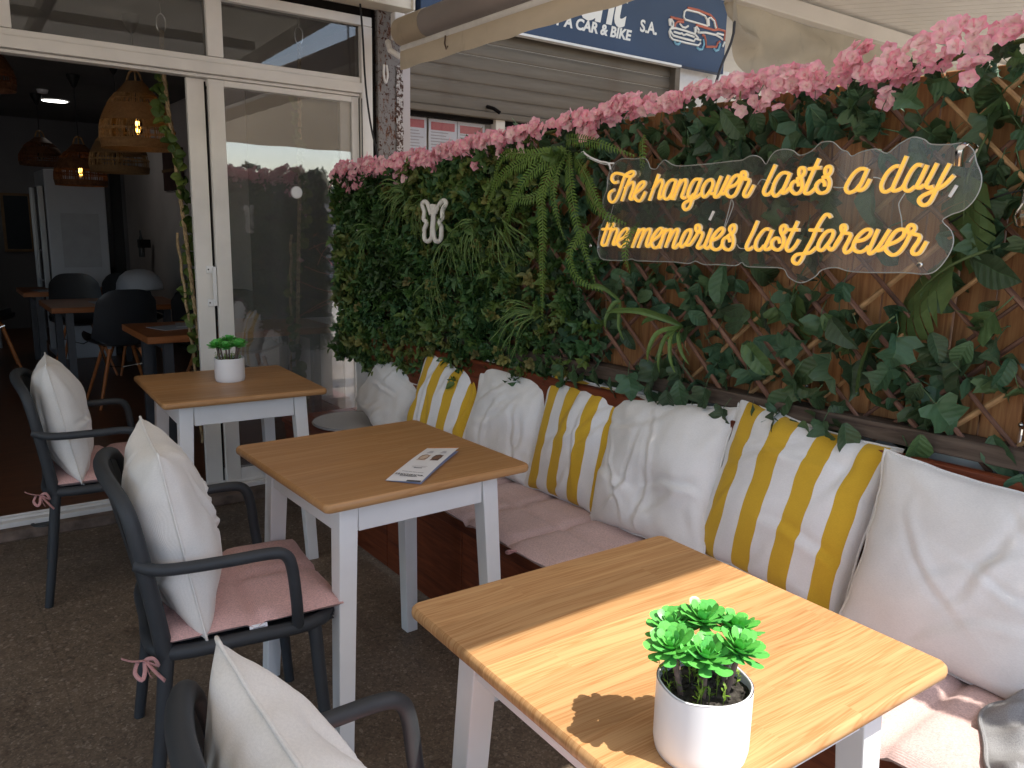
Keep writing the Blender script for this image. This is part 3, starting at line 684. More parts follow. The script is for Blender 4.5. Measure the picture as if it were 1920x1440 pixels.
# ------------------------------------------------------------------ bench
be = thing('corner_bench', 'long reddish brown wooden bench running along the green wall', 'bench')
for y0, y1 in ((-.6, 1.325), (1.33, 3.46)):
    along('back_board', y0, y1, .105, .075, .70 if y0 < 1 else .70, .872 if y0 > 1 else .885, 'bench_wood', be, .004)
    along('back_board', y0, y1, .105, .075, .50, .695, 'bench_wood', be, .004)
def bbox_(name, x0, x1, y0, y1, z0, z1, mat, parent, bw=.003):
    b = MB(); b.box(((x0+x1)/2, (y0+y1)/2, (z0+z1)/2), (x1-x0, y1-y0, z1-z0)); return bevel(part(name, b, mat, parent, smooth=False), bw)
for k in range(4): bbox_('seat_board', 1.415+.128*k, 1.540+.128*k, -.6, 3.88, .400, .425, 'bench_wood', be)
for k in range(8):
    y0 = -.6+.56*k; bbox_('front_panel', 1.43, 1.448, y0, min(3.86, y0+.556), .015, .355, 'bench_wood', be)
bbox_('front_rail', 1.422, 1.447, -.6, 3.86, .358, .398, 'bench_wood', be)
bbox_('end_panel', 1.45, 1.93, 3.865, 3.885, .01, .398, 'bench_wood', be)

def pad_mesh(L, W, Tk, seed, mat, nx=22, ny=24, quilt=(.5,), qy=()):
    """soft flat pad: x width W, y length L"""
    b = MB(); n1, n2 = nx, ny
    def prof(u): a = abs(2*u-1); return (1-a**9)**.5 if a < 1 else 0
    def top(u, v):
        x = (u-.5)*W; y = (v-.5)*L; t = prof(u)*prof(v)
        q = 0
        for s in quilt: q += math.exp(-((v-s)*L/.013)**2)
        for s in qy: q += math.exp(-((u-s)*W/.013)**2)
        z = Tk*(.5+.5*t) - min(q, 1)*Tk*.38 + .0032*nz(x*9, y*9, seed)+.0012*nz(x*30, y*30, seed)
        e = 1+.018*nz(v*6, seed, 3)
        return (x*e, y*(1+.012*nz(u*6, seed, 8)), z)
    def bot(u, v):
        p = top(u, v); return (p[0], p[1], .002 if 0 < u < 1 and 0 < v < 1 else p[2])
    b.grid(top, n1, n2); b.grid(lambda u, v: bot(1-u, v), n1, n2)
    me = b.mesh('pad', mat); return me
# pink seat pads
ys = 1.83
padm = [pad_mesh(.474, .42, .042, s, 'bench_pink_felt', quilt=(.5,), qy=(.52,)) for s in (1, 5, 9)]
plab = {0: 'pink felt bench pad nearest the camera, under the grey towel', 1: 'pink felt bench pad in front of the near white pillow', 2: 'pink felt bench pad under the wide striped pillow', 3: 'pink felt bench pad with a front tie loop, before the big crumpled white pillow', 4: 'pink felt bench pad beside the middle table', 5: 'pink felt bench pad next to the round grey pads'}
for k in range(6):
    yc = .19+.47*k
    t_ = thing('bench_pad', plab[k], 'seat pad', (1.572+R.uniform(-.008, .004), yc, .425), R.uniform(-.02, .02), 'pink pads on the bench')
    link('pad', padm[k % 3], t_)
    b = MB(); b.tube([(-.205, .2, .018), (-.228, .205, .012), (-.24, .20, .022), (-.235, .185, .03), (-.21, .19, .02)], .0035, 6, sub=4); part('tie_loop', b, 'pink_ribbon', t_)
# round grey pads
b = MB(); prf = [(0, .016), (.12, .0175), (.175, .0165), (.196, .012), (.2005, .007), (.196, .002), (.15, 0), (0, 0)]
b.lathe(prf, 56); rp = b.mesh('pad', 'grey_pad_felt'); b = MB(); b.tube([(.1965*cos(a*pi/28), .1965*sin(a*pi/28), .0125) for a in range(56)], .0018, 6, closed=True); rpp = b.mesh('piping', 'grey_pad_piping')
for x, y, z, r, lb in ((1.665, 3.565, .426, .2, 'round light grey felt pad at the far end of the bench beside the sliding door'), (1.660, 3.145, .426, 1, 'round light grey felt pad behind the far edge of the middle table')):
    t_ = thing('round_pad', lb, 'seat pad', (x, y, z), r, 'round grey pads on the bench'); link('pad', rp, t_); link('piping', rpp, t_)

# ------------------------------------------------------------------ pillows
def pillow_mesh(seed, S=.46, thick=.155, n=54, mat='white_linen', wr=1.0, sag=.0, dents=()):
    b = MB()
    def base(u, v):
        x, z = 2*u-1, 2*v-1
        # pinched sides, pointed corners
        px = x*(1-.075*(1-z*z)**1.0*abs(x)) ; pz = z*(1-.075*(1-x*x)*abs(z))
        t = ((1-abs(x)**2.6)*(1-abs(z)**2.6)); t = max(t, 0)**.52
        return px, pz, t
    def fold(x, z, side):
        f = 0
        for cx, cz in ((-1, -1), (1, -1), (-1, 1), (1, 1)):
            dx, dz = x-cx, z-cz; r = math.hypot(dx, dz)+1e-4; a = math.atan2(dz*cz*-1, dx*cx*-1)
            f += .0050*sin(a*6+2.5*nz(a*1.4, r*.9, seed+side+cx+2*cz))*math.exp(-((r-.45)/.34)**2)
        # edge puckers
        e = min(1-abs(x), 1-abs(z))
        f += .0022*nz(x*4, z*4, seed*3+side)*math.exp(-e*5)*2
        # a few long soft creases, each fading out along its length
        for i in range(7):
            rs_ = random.Random(seed*31+i*7+(3 if side > 0 else 5)); ax, az = rs_.uniform(-.7, .7), rs_.uniform(-.8, .7); an = rs_.gauss(1.2, .7); L = rs_.uniform(.3, .75); wd = rs_.uniform(.035, .09)
            u = (x-ax)*cos(an)+(z-az)*sin(an); v = -(x-ax)*sin(an)+(z-az)*cos(an)+.22*sin(u*2.2+i)+.05*nz(u*3, i, seed)
            if abs(v) > .5: continue
            f += rs_.uniform(.004, .010)*(math.exp(-(v/wd)**2)-1.2*math.exp(-((v-wd*1.3)/(wd*.8))**2))*math.exp(-(u/L)**2)
        f += .016*nz(x*1.3, z*1.3, seed+20*side)+.003*nz(x*5, z*3.5, seed+side)
        return f*wr
    def surf(side):
        def fn(u, v):
            x, z, t = base(u, v)
            y = side*(thick/2*t) + side*fold(x, z, side)*min(1, t*1.6)
            for (dx, dz, dr, dd) in dents: y -= side*dd*math.exp(-((x-dx)**2+(z-dz)**2)/dr**2)
            zz = z*S/2; zz -= sag*(1-x*x)*(v)*.5
            xx = x*S/2 + .004*nz(z*4, seed, 7)
            y += .02*sag*10*sin(z*1.6)
            return (xx, y, zz+.004*nz(x*4, seed, 2))
        return fn
    uvf = lambda u, v: (u, v)
    b.grid(surf(1), n, n, uvf); b.grid(lambda u, v: surf(-1)(1-u, v), n, n, lambda u, v: (1-u, v))
    # flange seam
    me = b.mesh('cover', mat); 
    s2 = MB(); pts = []; N = 36
    for k in range(4*N):
        q, t = divmod(k, N); t /= N
        u, v = [(t, 0), (1, t), (1-t, 1), (0, 1-t)][q]; p = surf(1)(u, v); m_ = 1.006; pts.append((p[0]*m_, p[1]*.3, p[2]*m_))
    s2.tube(pts, .0032, 6, closed=True, flat=(1, 1))
    return me, s2.mesh('seam', mat)
def pillow(name, label, loc, yaw, lean, roll, mesh, group, tagpos=None, zipper=False, scale=(1, 1, 1)):
    """loc = centre; faces -y locally turned by yaw; lean back; roll about its own face normal"""
    t_ = tag(bpy.data.objects.new(name, None), label, 'pillow', group); COL.objects.link(t_)
    t_.matrix_world = T(*loc) @ RZ(yaw) @ RX(lean) @ RY(roll) @ Matrix.Diagonal((*scale, 1))
    link('cover', mesh[0], t_); link('seam', mesh[1], t_)
    if tagpos:
        b = MB(); b.box((tagpos[0], 0, tagpos[1]), (.014, .003, .026)); part('label_tag', b, 'zip_white', t_, smooth=False)
    if zipper:
        b = MB(); b.box((0, 0, 0), (.007, .002, .016)); b.box((0, 0, -.014), (.012, .0025, .016)); part('zip_pull', b, 'zip_white', t_, smooth=False, M=T(-.215, -.005, -.245))
    return t_
BY = -pi/2                                   # bench pillows face -x
WM = [pillow_mesh(s, wr=(.55 if s == 21 else 1.05), mat='white_linen', dents=d) for s, d in ((3, ()), (8, ((.1, -.3, .3, .03),)), (14, ()), (21, ((-.2, .2, .4, .012),)), (31, ()))]
SM = [pillow_mesh(s, thick=.135, wr=.75, mat='striped_linen') for s in (41, 52, 60)]
gW, gS = 'white linen pillows leaning on the bench back', 'yellow and white striped pillows on the bench'
pillow('white_pillow', 'large smooth white pillow at the right edge, nearest the camera on the bench', (1.775, .705, .668), BY+.10, -.28, .05, WM[3], gW, scale=(1.06, 1.0, .98))
pillow('white_pillow', 'white pillow tucked behind the large near one, just a corner at the right edge', (1.87, .40, .70), BY+.05, -.2, -.1, WM[2], gW)
pillow('striped_pillow', 'widest yellow and white striped pillow, between the two large white ones behind the near table', (1.80, 1.185, .690), BY+.04, -.26, .10, SM[0], gS, (-.226, .10), scale=(1.04, 1, 1.02))
pillow('white_pillow', 'large crumpled white pillow with a tucked lower corner, right of the middle table', (1.775, 1.625, .675), BY-.03, -.30, -.06, WM[1], gW, scale=(1.06, 1.05, .99))
pillow('striped_pillow', 'striped pillow between two white ones, just behind the right corner of the middle table', (1.785, 2.00, .672), BY+.10, -.24, .06, SM[1], gS, scale=(.92, .95, .98))
pillow('white_pillow', 'slim white pillow between the two smaller striped pillows', (1.765, 2.40, .668), BY+.06, -.24, .02, WM[0], gW, scale=(.95, .95, .95))
pillow('striped_pillow', 'farthest striped pillow, half hidden by the leaves, with a small white tag', (1.740, 2.80, .655), BY+.16, -.26, .12, SM[2], gS, (-.226, .12), scale=(.95, 1, .93))
pillow('white_pillow', 'grey white pillow slumped sideways at the far end of the bench beside the round pads', (1.735, 3.27, .635), BY+.12, -.42, .42, WM[4], gW, scale=(.93, .95, .88))

# ------------------------------------------------------------------ tables
TW, TD, TH = .629, .638, .74
def rounded_slab(w, d, z0, z1, r=.012, rc=.022, nseg=5):
    """slab with rounded plan corners and bullnose edge"""
    b = MB(); loops = []
    h = z1-z0; ins = [(.006, 0.0), (.0015, .18), (0, .5), (.0015, .82), (.006, 1.0)]
    for e, t in ins:
        lp = []
        for cx, cy, a0 in ((1, 1, 0), (-1, 1, pi/2), (-1, -1, pi), (1, -1, 3*pi/2)):
            for k in range(nseg+1):
                a = a0+pi/2*k/nseg; lp.append((cx*(w/2-rc)+(rc-e)*cos(a), cy*(d/2-rc)+(rc-e)*sin(a), z0+h*t))
        loops.append(lp)
    n = len(loops[0]); base = len(b.v)
    for lp in loops: b.v += lp
    for i in range(len(loops)-1):
        for k in range(n): k2 = (k+1) % n; b.face([base+i*n+k, base+i*n+k2, base+(i+1)*n+k2, base+(i+1)*n+k])
    b.face([base+k for k in range(n)][::-1]); b.face([base+(len(loops)-1)*n+k for k in range(n)]); return b
tops = {k: rounded_slab(TW, TD, TH-.023, TH).mesh('tabletop', k, True, 40) for k in ('pine_top', 'pine_top_dark')}
b = MB()
def legmesh(sx, sy):
    b = MB(); zt = TH-.0235
    ti, bi, wt, wb = .030, .047-.030, .052, .042
    # outer corner: top inset .058, bottom inset .047 ; slight splay
    def sq(ins, wd, z):
        x1 = sx*(TW/2-ins); y1 = sy*(TD/2-ins); x0 = x1-sx*wd; y0 = y1-sy*wd
        q = [(x0, y0, z), (x1, y0, z), (x1, y1, z), (x0, y1, z)]
        return q if sx*sy > 0 else q[::-1]
    b.prism(sq(.043, wb, 0), sq(.070, wt, zt)); return b.mesh('leg', 'white_table_paint', False)
legm = [legmesh(sx, sy) for sx in (-1, 1) for sy in (-1, 1)]
def apron(axis, s):
    b = MB(); z1 = TH-.0236; z0 = z1-.088; k = .122
    if axis == 'x': b.box((0, s*(TD/2-.0805), (z0+z1)/2), (TW-2*k, .018, z1-z0))
    else: b.box((s*(TW/2-.0805), 0, (z0+z1)/2), (.018, TD-2*k, z1-z0))
    return b.mesh('apron', 'white_table_paint', False)
apm = [apron(a, s) for a in 'xy' for s in (-1, 1)]
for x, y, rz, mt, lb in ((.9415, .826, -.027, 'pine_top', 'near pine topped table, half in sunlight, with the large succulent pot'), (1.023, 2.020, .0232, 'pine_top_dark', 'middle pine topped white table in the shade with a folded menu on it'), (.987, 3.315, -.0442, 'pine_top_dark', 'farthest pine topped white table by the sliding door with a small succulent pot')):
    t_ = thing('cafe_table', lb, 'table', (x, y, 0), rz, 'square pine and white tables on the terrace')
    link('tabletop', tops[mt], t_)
    for lm in legm: bevel(link('leg', lm, t_), .0025, 2)
    for am in apm: bevel(link('apron', am, t_), .0015, 1)

# ------------------------------------------------------------------ armchairs
CH = thing('armchair', 'x', 'chair', (0, 0, 0), 0, 'dark plastic armchairs along the tables')
def cpart(name, b, mat='chair_plastic', parent=None, sharp=35): return part(name, b, mat, parent or CH, True, sharp)
rt = .0155
for s in (-1, 1):
    b = MB(); b.tube([(.19, s*.243, 0), (.170, s*.225, .25), (.160, s*.215, .40), (.150, s*.212, .425)], [.0145, .016, .0175, .0165], 12, sub=4); cpart('leg', b)
    b = MB(); b.tube([(-.235, s*.243, 0), (-.205, s*.232, .22), (-.185, s*.225, .40), (-.180, s*.222, .43)], [.0145, .016, .018, .018], 12, sub=4); cpart('leg', b)
    b = MB(); b.tube([(-.235, s*.238, .655), (-.18, s*.256, .640), (-.05, s*.266, .640), (.045, s*.268, .642), (.082, s*.267, .632), (.098, s*.265, .595), (.108, s*.258, .50), (.115, s*.232, .425)], [.0135, .014, .0142, .0142, .0142, .0142, .0142, .015], 12, sub=5); cpart('armrest', b)
# seat frame ring and slatted seat
b = MB(); b.tube([(-.19, -.215, .425), (0, -.232, .425), (.14, -.226, .425), (.205, -.17, .422), (.222, 0, .420), (.205, .17, .422), (.14, .226, .425), (0, .232, .425), (-.19, .215, .425), (-.21, 0, .420)], .0175, 12, closed=True, sub=5); cpart('seat_frame', b)
b = MB()
b.grid(lambda u, v: (-.2+.41*u, (-.215+.43*v), .428-.012*sin(pi*u)*sin(pi*v)), 14, 14); b.grid(lambda u, v: (.21-.41*u, (-.215+.43*v), .418-.012*sin(pi*u)*sin(pi*v)), 14, 14); cpart('seat', b)
# back frame: wide curved rim
def backpt(t, z):
    """t -1..1 across the back, z height"""
    k = (z-.42)/.40; w_ = .222+.016*k-.02*max(0, k-.8)*2
    x = -.185-.062*k**1.1-.036*(1-t*t)*(.4+.6*k)
    return (x, w_*t, z)
rim = [backpt(-1, .42), backpt(-1, .52), backpt(-1, .62), backpt(-1, .70), backpt(-.97, .755), backpt(-.86, .792), backpt(-.6, .812), backpt(-.3, .82), backpt(0, .822), backpt(.3, .82), backpt(.6, .812), backpt(.86, .792), backpt(.97, .755), backpt(1, .70), backpt(1, .62), backpt(1, .52), backpt(1, .42)]
b = MB(); b.tube(rim, [.020, .019, .0185, .018, .0175, .017, .0165, .0165, .0165, .0165, .0165, .017, .0175, .018, .0185, .019, .020], 12, sub=4); cpart('back_frame', b)
def bp_(u, v, off=0):
    z = .44+.36*v; t = 2*u-1; lim = .985-.10*max(0, v-.82)/.18; p = backpt(t*lim, z); return (p[0]+off, p[1], p[2]-.012*(abs(t)**6)*v)
for k in range(7):                                           # upright back slats
    u0 = .035+k*.1345; b = MB()
    b.grid(lambda u, v: bp_(u0+.112*u, v, .006), 3, 12); b.grid(lambda u, v: bp_(u0+.112*(1-u), v, -.006), 3, 12)
    cpart('back_slat', b)
# knots of the seat pad
def chair_pad():
    me = pad_mesh(.475, .435, .038, 17, 'pink_felt', 20, 20, quilt=(.5,), qy=(.5,)); return me
padc = chair_pad()
b = MB()
b.tube([(-.02, 0, .0), (-.03, -.02, -.02), (-.015, -.04, -.035), (-.005, -.025, -.02), (0, 0, 0), (.02, -.02, .01), (.03, -.01, -.02), (0, 0, 0)], .006, 6, sub=4, flat=(1, .35))
b.tube([(0, 0, 0), (-.035, -.01, .012), (-.06, -.012, .028)], .007, 6, sub=3, flat=(1, .3)); b.tube([(0, 0, 0), (.02, -.015, -.03), (.045, -.02, -.065)], .007, 6, sub=3, flat=(1, .3)); b.tube([(0, 0, 0), (.004, -.012, -.03), (.012, -.01, -.05)], .006, 6, sub=3, flat=(1, .3))
ribm = b.mesh('ribbon_tie', 'pink_ribbon')
chairs = []
cl = [((.580, 1.994), -.14, 'middle dark grey armchair facing the middle table'), ((.523, 3.367), -.125, 'farthest dark grey armchair beside the open doorway'), ((.462, .785), -.07, 'nearest dark grey armchair, only its back rim and one arm in view at the bottom')]
for k, ((x, y), rz, lb) in enumerate(cl):
    c = CH if k == 0 else copy_tree(CH)
    c.location = (x, y, 0); c.rotation_euler = (0, 0, rz); c['label'] = lb; chairs.append(c)
for k, ((x, y), rz, lb) in enumerate(cl):
    M = T(x, y, 0) @ RZ(rz)
    who = ('middle', 'farthest', 'nearest')[k]
    p = thing('chair_pad', 'dusty pink felt seat pad tied to the %s armchair' % who, 'seat pad', group='pink pads on the armchairs'); p.matrix_world = M @ T(.008, .01, .437) @ RZ(.04)
    link('pad', padc, p); link('ribbon_tie', ribm, p, T(-.245, -.238, -.012) @ SC(.8))
    b = MB(); b.box((0, 0, 0), (.042, .0015, .036)); q = part('care_label', b, 'zip_white', p, smooth=False, M=T(.005 if k != 1 else .0, -.240, -.004) @ RX(-.3))
    b = MB()
    for j in range(5): b.box((R.uniform(-.003, .003), 0, .010-.005*j), (.028, .0005, .0018))
    part('label_print', b, 'print_grey', q, smooth=False, M=T(0, -.0012, 0))
# chair pillows stand on the pads against the backs, edge on to the camera
for k, (dx, dy, dz, yw, ln, rl, sc, lb, sd) in enumerate(((-.138, -.01, .662, .02, -.17, .03, (.96, 1.0, 1.0), 'puffy white pillow propped upright on the middle armchair', 4), (-.142, -.01, .66, .03, -.18, .05, (.96, .92, .97), 'white pillow propped upright on the farthest armchair by the doorway', 7), (-.160, -.015, .637, .06, -.16, .0, (.96, .95, .96), 'white pillow with a folded corner in the bottom left foreground on the nearest armchair', 12))):
    (x, y), rz, _ = cl[k]
    p = pillow('chair_pillow', lb, (0, 0, 0), 0, 0, 0, pillow_mesh(sd*5+1, thick=.185, wr=1.05, mat='white_linen_cream'), 'white pillows on the armchairs', (-.212, .175) if k < 2 else None, True)
    p.matrix_world = T(x, y, 0) @ RZ(rz) @ T(dx, dy, dz) @ RZ(pi/2+yw) @ RX(ln) @ RY(rl) @ Matrix.Diagonal((*sc, 1))
# ------------------------------------------------------------------ willow trellis with artificial ivy
def fpos(y, z, off): return Vector((xf(y)-off, y, z))
tr = thing('ivy_trellis', 'willow lattice with large artificial ivy and monstera leaves on the right of the fence', 'trellis plant')
planks('willow_stick', (.17, .085, .06), (.24, .14, .10), (.09, .045, .032), 'X', .7, 2)
MATS['willow_stick'].node_tree.nodes['Principled BSDF'].inputs['Roughness'].default_value = .7
simple('pale_stick', (.42, .25, .12), .6, .3, .2, 30)
def stick(p, q, r, mat):
    L = (q-p).length; b = MB(); pts = [(L*t, .006*nz(t*3, p.y*9, p.z*7)*(1 if 0 < t < 1 else 0), .008*nz(t*4, p.y*5, 3)) for t in (0, .2, .4, .6, .8, 1)]
    b.tube(pts, [r, r*.95, r*1.05, r*.92, r, r*.9], 7)
    d = (q-p).normalized(); M = d.to_track_quat('X', 'Z').to_matrix().to_4x4(); M.translation = p
    o = part('stick', b, mat, tr, M=M); return o
Z0, Z1 = .86, 1.74
sticks = 0
for fam in (0, 1):
    k = -8
    while True:
        yb = -.45+.132*k + (.03 if fam else 0); k += 1
        if yb > 4.3: break
        jit = R.uniform(-.012, .012)
        y0, z0, z1 = yb+jit, Z0+R.uniform(-.02, .05), Z1
        y1 = yb+(.90 if fam == 0 else -.90)                  # the two families cross at about 90 degrees
        # clip to the fence span
        def clip(y0, z0, y1, z1, lo, hi):
            if y0 > y1: y0, z0, y1, z1 = y1, z1, y0, z0
            if y1 < lo or y0 > hi: return None
            if y0 < lo: z0 += (z1-z0)*(lo-y0)/(y1-y0); y0 = lo
            if y1 > hi: z1 = z0+(z1-z0)*(hi-y0)/(y1-y0); y1 = hi
            return y0, z0, y1, z1
        c = clip(y0, z0, y1, z1, -.45, 3.75)
        if c is None: continue
        c = list(c); sl_ = (c[3]-c[1])/max(1e-6, c[2]-c[0])
        for e in (1, 3):                                     # end below the sinking top edge of the fence
            lim = ftop(c[e-1])-.03
            if c[e] > lim and abs(sl_) > .1: c[e-1] -= (c[e]-lim)/sl_; c[e] = lim
        if c[2] <= c[0]: continue
        if abs(c[2]-c[0]) < .06: continue
        off = .030 if fam else .046
        p, q = fpos(c[0], c[1], off), fpos(c[2], c[3], off)
        stick(p, q, R.uniform(.0052, .0078), 'pale_stick' if (fam == 1 and 0.3 < yb < 1.9 and R.random() < .45) or R.random() < .06 else 'willow_stick'); sticks += 1
# knots at the crossings: joined, too small to pick apart
b = MB()
for i in range(60):
    y = R.uniform(.2, 2.3); z = R.uniform(.92, 1.75); b.lathe([(.009, -.003), (.0095, 0), (.009, .003)], 8, fpos(y, z, .04))
tag(part('street_hedge', HEDGE_TOP, 'ivy_leaf', sharp=None), 'ragged creeper growing along the top of the wall across the street', 'creeper', kind='stuff')
# ---- leaf meshes
def ivy_mesh(seed, size=.062):
    rr = random.Random(seed)
    # outline of a five lobed ivy leaf, tip at +y, base at origin
    half = [(0, 0), (.16, -.10), (.40, -.13), (.50, .05), (.36, .22), (.46, .36), (.62, .52), (.40, .60), (.24, .66), (.14, .92), (0, 1.12)]
    half = [(x*1.08*(1+rr.uniform(-.12, .12)), y*(1+rr.uniform(-.06, .06))) for x, y in half]; half[0] = (0, 0)
    fold, curl, wav = rr.uniform(.3, 1.25), rr.uniform(.0, 1.25), rr.uniform(.03, .09); tw = rr.uniform(-.9, .9)
    b = MB()
    def P(x, y, u):
        z = abs(x)*fold*.55 - curl*(y-.2)**2*.5 + wav*sin(y*9+x*5+seed); xx = x*cos(fold*.6)+z*0
        yy = y*cos(curl*max(0, y)*.55); a = tw*y
        X, Z = xx*cos(a)-z*sin(a), xx*sin(a)+z*cos(a)
        return (X*size, yy*size, Z*size)
    mid = [(0, h[1]) for h in half]; mid = [(0, min(1.0, max(0, (h[1]+.15)/1.27))*1.05) for h in half]; mid[0] = (0, 0); mid[-1] = half[-1]
    for s in (-1, 1):
        ins, inn, out = [], [], []
        for (mx, my), (hx, hy) in zip(mid, half):
            ins.append(b.vert(P(mx, my, 0))); inn.append(b.vert(P(s*hx*.5, (my+hy)/2, .5))); out.append(b.vert(P(s*hx, hy, 1)))
        for i in range(len(half)-1):
            for a, c, ua, uc in ((ins, inn, 0, .5), (inn, out, .5, 1)):
                q = [a[i], c[i], c[i+1], a[i+1]]; uv = [(ua, i/10), (uc, i/10), (uc, (i+1)/10), (ua, (i+1)/10)]
                if s < 0: q = q[::-1]; uv = uv[::-1]
                b.face(q, uv)
    # petiole
    b.tube([P(0, 0, 0), (0, -.25*size, -.12*size), (0, -.55*size, -.35*size)], size*.018, 4)
    return b
def long_mesh(seed, size=.1):
    """folded tongue shaped leaf"""
    rr = random.Random(seed); b = MB(); fold, curl = rr.uniform(.3, .8), rr.uniform(.2, 1.1); n = 8
    def P(t, s):
        wd = .26*(sin(pi*min(1, t*.96+.04))**.7)*(1+.15*sin(t*6+seed)); x = s*wd; z = abs(s)*wd*fold*.8-curl*.35*t*t+.02*sin(t*14+s*3)
        return (x*size, t*size*(1-.12*curl*t), z*size)
    for i in range(n):
        for s in (-1, 1):
            q = [b.vert(P(i/n, 0)), b.vert(P(i/n, s)), b.vert(P((i+1)/n, s)), b.vert(P((i+1)/n, 0))]; uv = [(0, i/n), (1, i/n), (1, (i+1)/n), (0, (i+1)/n)]
            if s < 0: q = q[::-1]; uv = uv[::-1]
            b.face(q, uv)
    return b
ivyB = [ivy_mesh(s) for s in range(9)] + [long_mesh(s, .085) for s in range(6)]
ivyM = [q.mesh('leaf', 'ivy_leaf') for q in ivyB]
def leaf_matrix(pos, out_tilt, spin, sc, rr, hang=True):
    """leaf lies roughly against the fence (normal -x), tip pointing mostly down"""
    # local: leaf plane xy, normal z. Map z -> -X world, y -> down
    base = Matrix(((0, 0, -1, 0), (-1, 0, 0, 0), (0, 1, 0, 0), (0, 0, 0, 1)))      # x->-Y, y->+Z, z->-X
    Mt = Matrix.Translation(pos) @ RZ(FROT) @ base @ RZ(spin) @ RX(out_tilt) @ RY(rr.gauss(0, .55)) @ SC(sc); return Mt
def clear_sign(M, verts):
    """push a leaf back towards the boards where it would cross the acrylic sign"""
    worst = 0
    for p in verts:
        q = M @ Vector(p)
        if .74 < q.y < 2.12 and 1.26 < q.z < 1.64:
            worst = max(worst, (xf(q.y)-q.x)-.099)
    if worst > 0: M = Matrix.Translation((worst, 0, 0)) @ M
    return M
leaves = []
rr = random.Random(5)
for i in range(2200):
    y = rr.uniform(-.35, 2.85); z = rr.uniform(.84, 1.725)
    leaves.append((y, z))
# density: patchy, thins out low on the right so that the boards show
keep = []
for y, z in leaves:
    d = .30+.34*max(0, nz(y*1.9, z*2.6, 4)+.15)
    if z > 1.52: d += .20
    if y > 2.0: d += .20
    if .40 < y < 1.7 and z < 1.15: d *= .85
    if y < 1.0 and z < .96: d *= .3
    if .2 < y < .75 and z < 1.5: d *= .62
    if y > 2.5: d *= .5
    if rr.random() < d: keep.append((y, z))
keep.sort(key=lambda p: abs(p[0]-1.1))
single, rest = keep[:292], keep[292:]
for y, z in single:
    k = rr.randrange(len(ivyM)); deep = rr.uniform(.045, .105)
    spin = pi+rr.gauss(0, .75); M = leaf_matrix(fpos(y, z+.03, deep), rr.uniform(-1.2, .45), spin, rr.uniform(.85, 1.6), rr)
    link('leaf', ivyM[k], tr, clear_sign(M, ivyB[k].v))
b = MB()
for y, z in rest+[(rr.uniform(-.35, 2.6), rr.uniform(.88, 1.74)) for _ in range(170)]:
    k = rr.randrange(len(ivyB)); M = leaf_matrix(fpos(y, z+.03, rr.uniform(.02, .07)), rr.uniform(-.8, .1), pi+rr.gauss(0, .9), rr.uniform(.75, 1.4), rr); b.add(ivyB[k], clear_sign(M, ivyB[k].v), rr.random())
tag(part('ivy_foliage', b, 'ivy_leaf', tr, sharp=None), kind='stuff')
# drooping leaves over the beam
for y in (.66, .88, 1.06, 1.12, 1.17, 1.25, 1.33, 1.42, 1.50, 1.62, 1.70, 1.78, 1.86, 1.94, 2.02, 2.1, 2.2):
    M = leaf_matrix(fpos(y, R.uniform(.90, .95), R.uniform(.10, .13)), R.uniform(-.35, .0), pi+R.uniform(-.3, .3), R.uniform(.9, 1.35), R); link('leaf', ivyM[R.choice([2, 5, 9, 10, 11])], tr, M)
# monstera leaves
def monstera_mesh(seed, size=.2, folded=0.0):
    rr = random.Random(seed); b = MB(); N = 7
    for s in (-1, 1):
        for k in range(N):
            t0, t1 = k/N, (k+.97)/N
            def W(t): return .46*(sin(pi*min(1, .18+t*.80))**.75)
            n = 5
            for i in range(n):
                pts = []
                for a in (i/n, (i+1)/n):
                    g = 0 if a < .45 else (a-.45)*.085
                    ya = t0*.92+a*.20+g*.35; yb = t1*.92+a*.20-g*.35
                    if k == 0: ya -= a*.16
                    xa = s*W(t0)*a; xb = s*W(t1)*a
                    pts.append(((xa, ya), (xb, yb)))
                q = []
                for (x, y) in (pts[0][0], pts[1][0], pts[1][1], pts[0][1]):
                    x_ = x; z = .16*abs(x)-.30*(y-.4)**2*(.6+folded)-abs(x)**2*(.5+folded*1.6)+.012*sin(y*40)
                    q.append(b.vert((x_*size, y*size, z*size)))
                uv = [(i/n*.9+.02 if j in (0, 3) else (i+1)/n, 0) for j in range(4)]
                if s < 0: q = q[::-1]; uv = uv[::-1]
                b.face(q, uv)
    b.cm = 0; b.tube([(0, -.45*size, -.2*size), (0, 0, 0), (0, .5*size, -.003*size), (0, .98*size, -.1*size)], [size*.016, size*.015, size*.010, size*.004], 5, sub=3)
    return b.mesh('monstera_leaf', 'monstera_leaf')
monM = [monstera_mesh(1, .21), monstera_mesh(2, .20, .5), monstera_mesh(3, .17, .3)]
for (y, z), k, spin, tilt, sc, off in (((.862, 1.53), 0, pi-.05, -.2, .95, .085), ((.875, 1.335), 1, pi-.85, -.30, 1.1, .115), ((1.27, 1.25), 1, pi-.2, -.4, .78, .06), ((1.02, 1.16), 2, pi-.4, -.35, .95, .105), ((1.78, 1.26), 2, pi-.5, -.3, .8, .05), ((1.50, 1.52), 2, pi+.4, -.3, .8, .04)):
    M = leaf_matrix(fpos(y, z, off), tilt, spin, sc, random.Random(k)); link('monstera_leaf', monM[k], tr, clear_sign(M, [v.co for v in monM[k].vertices]))
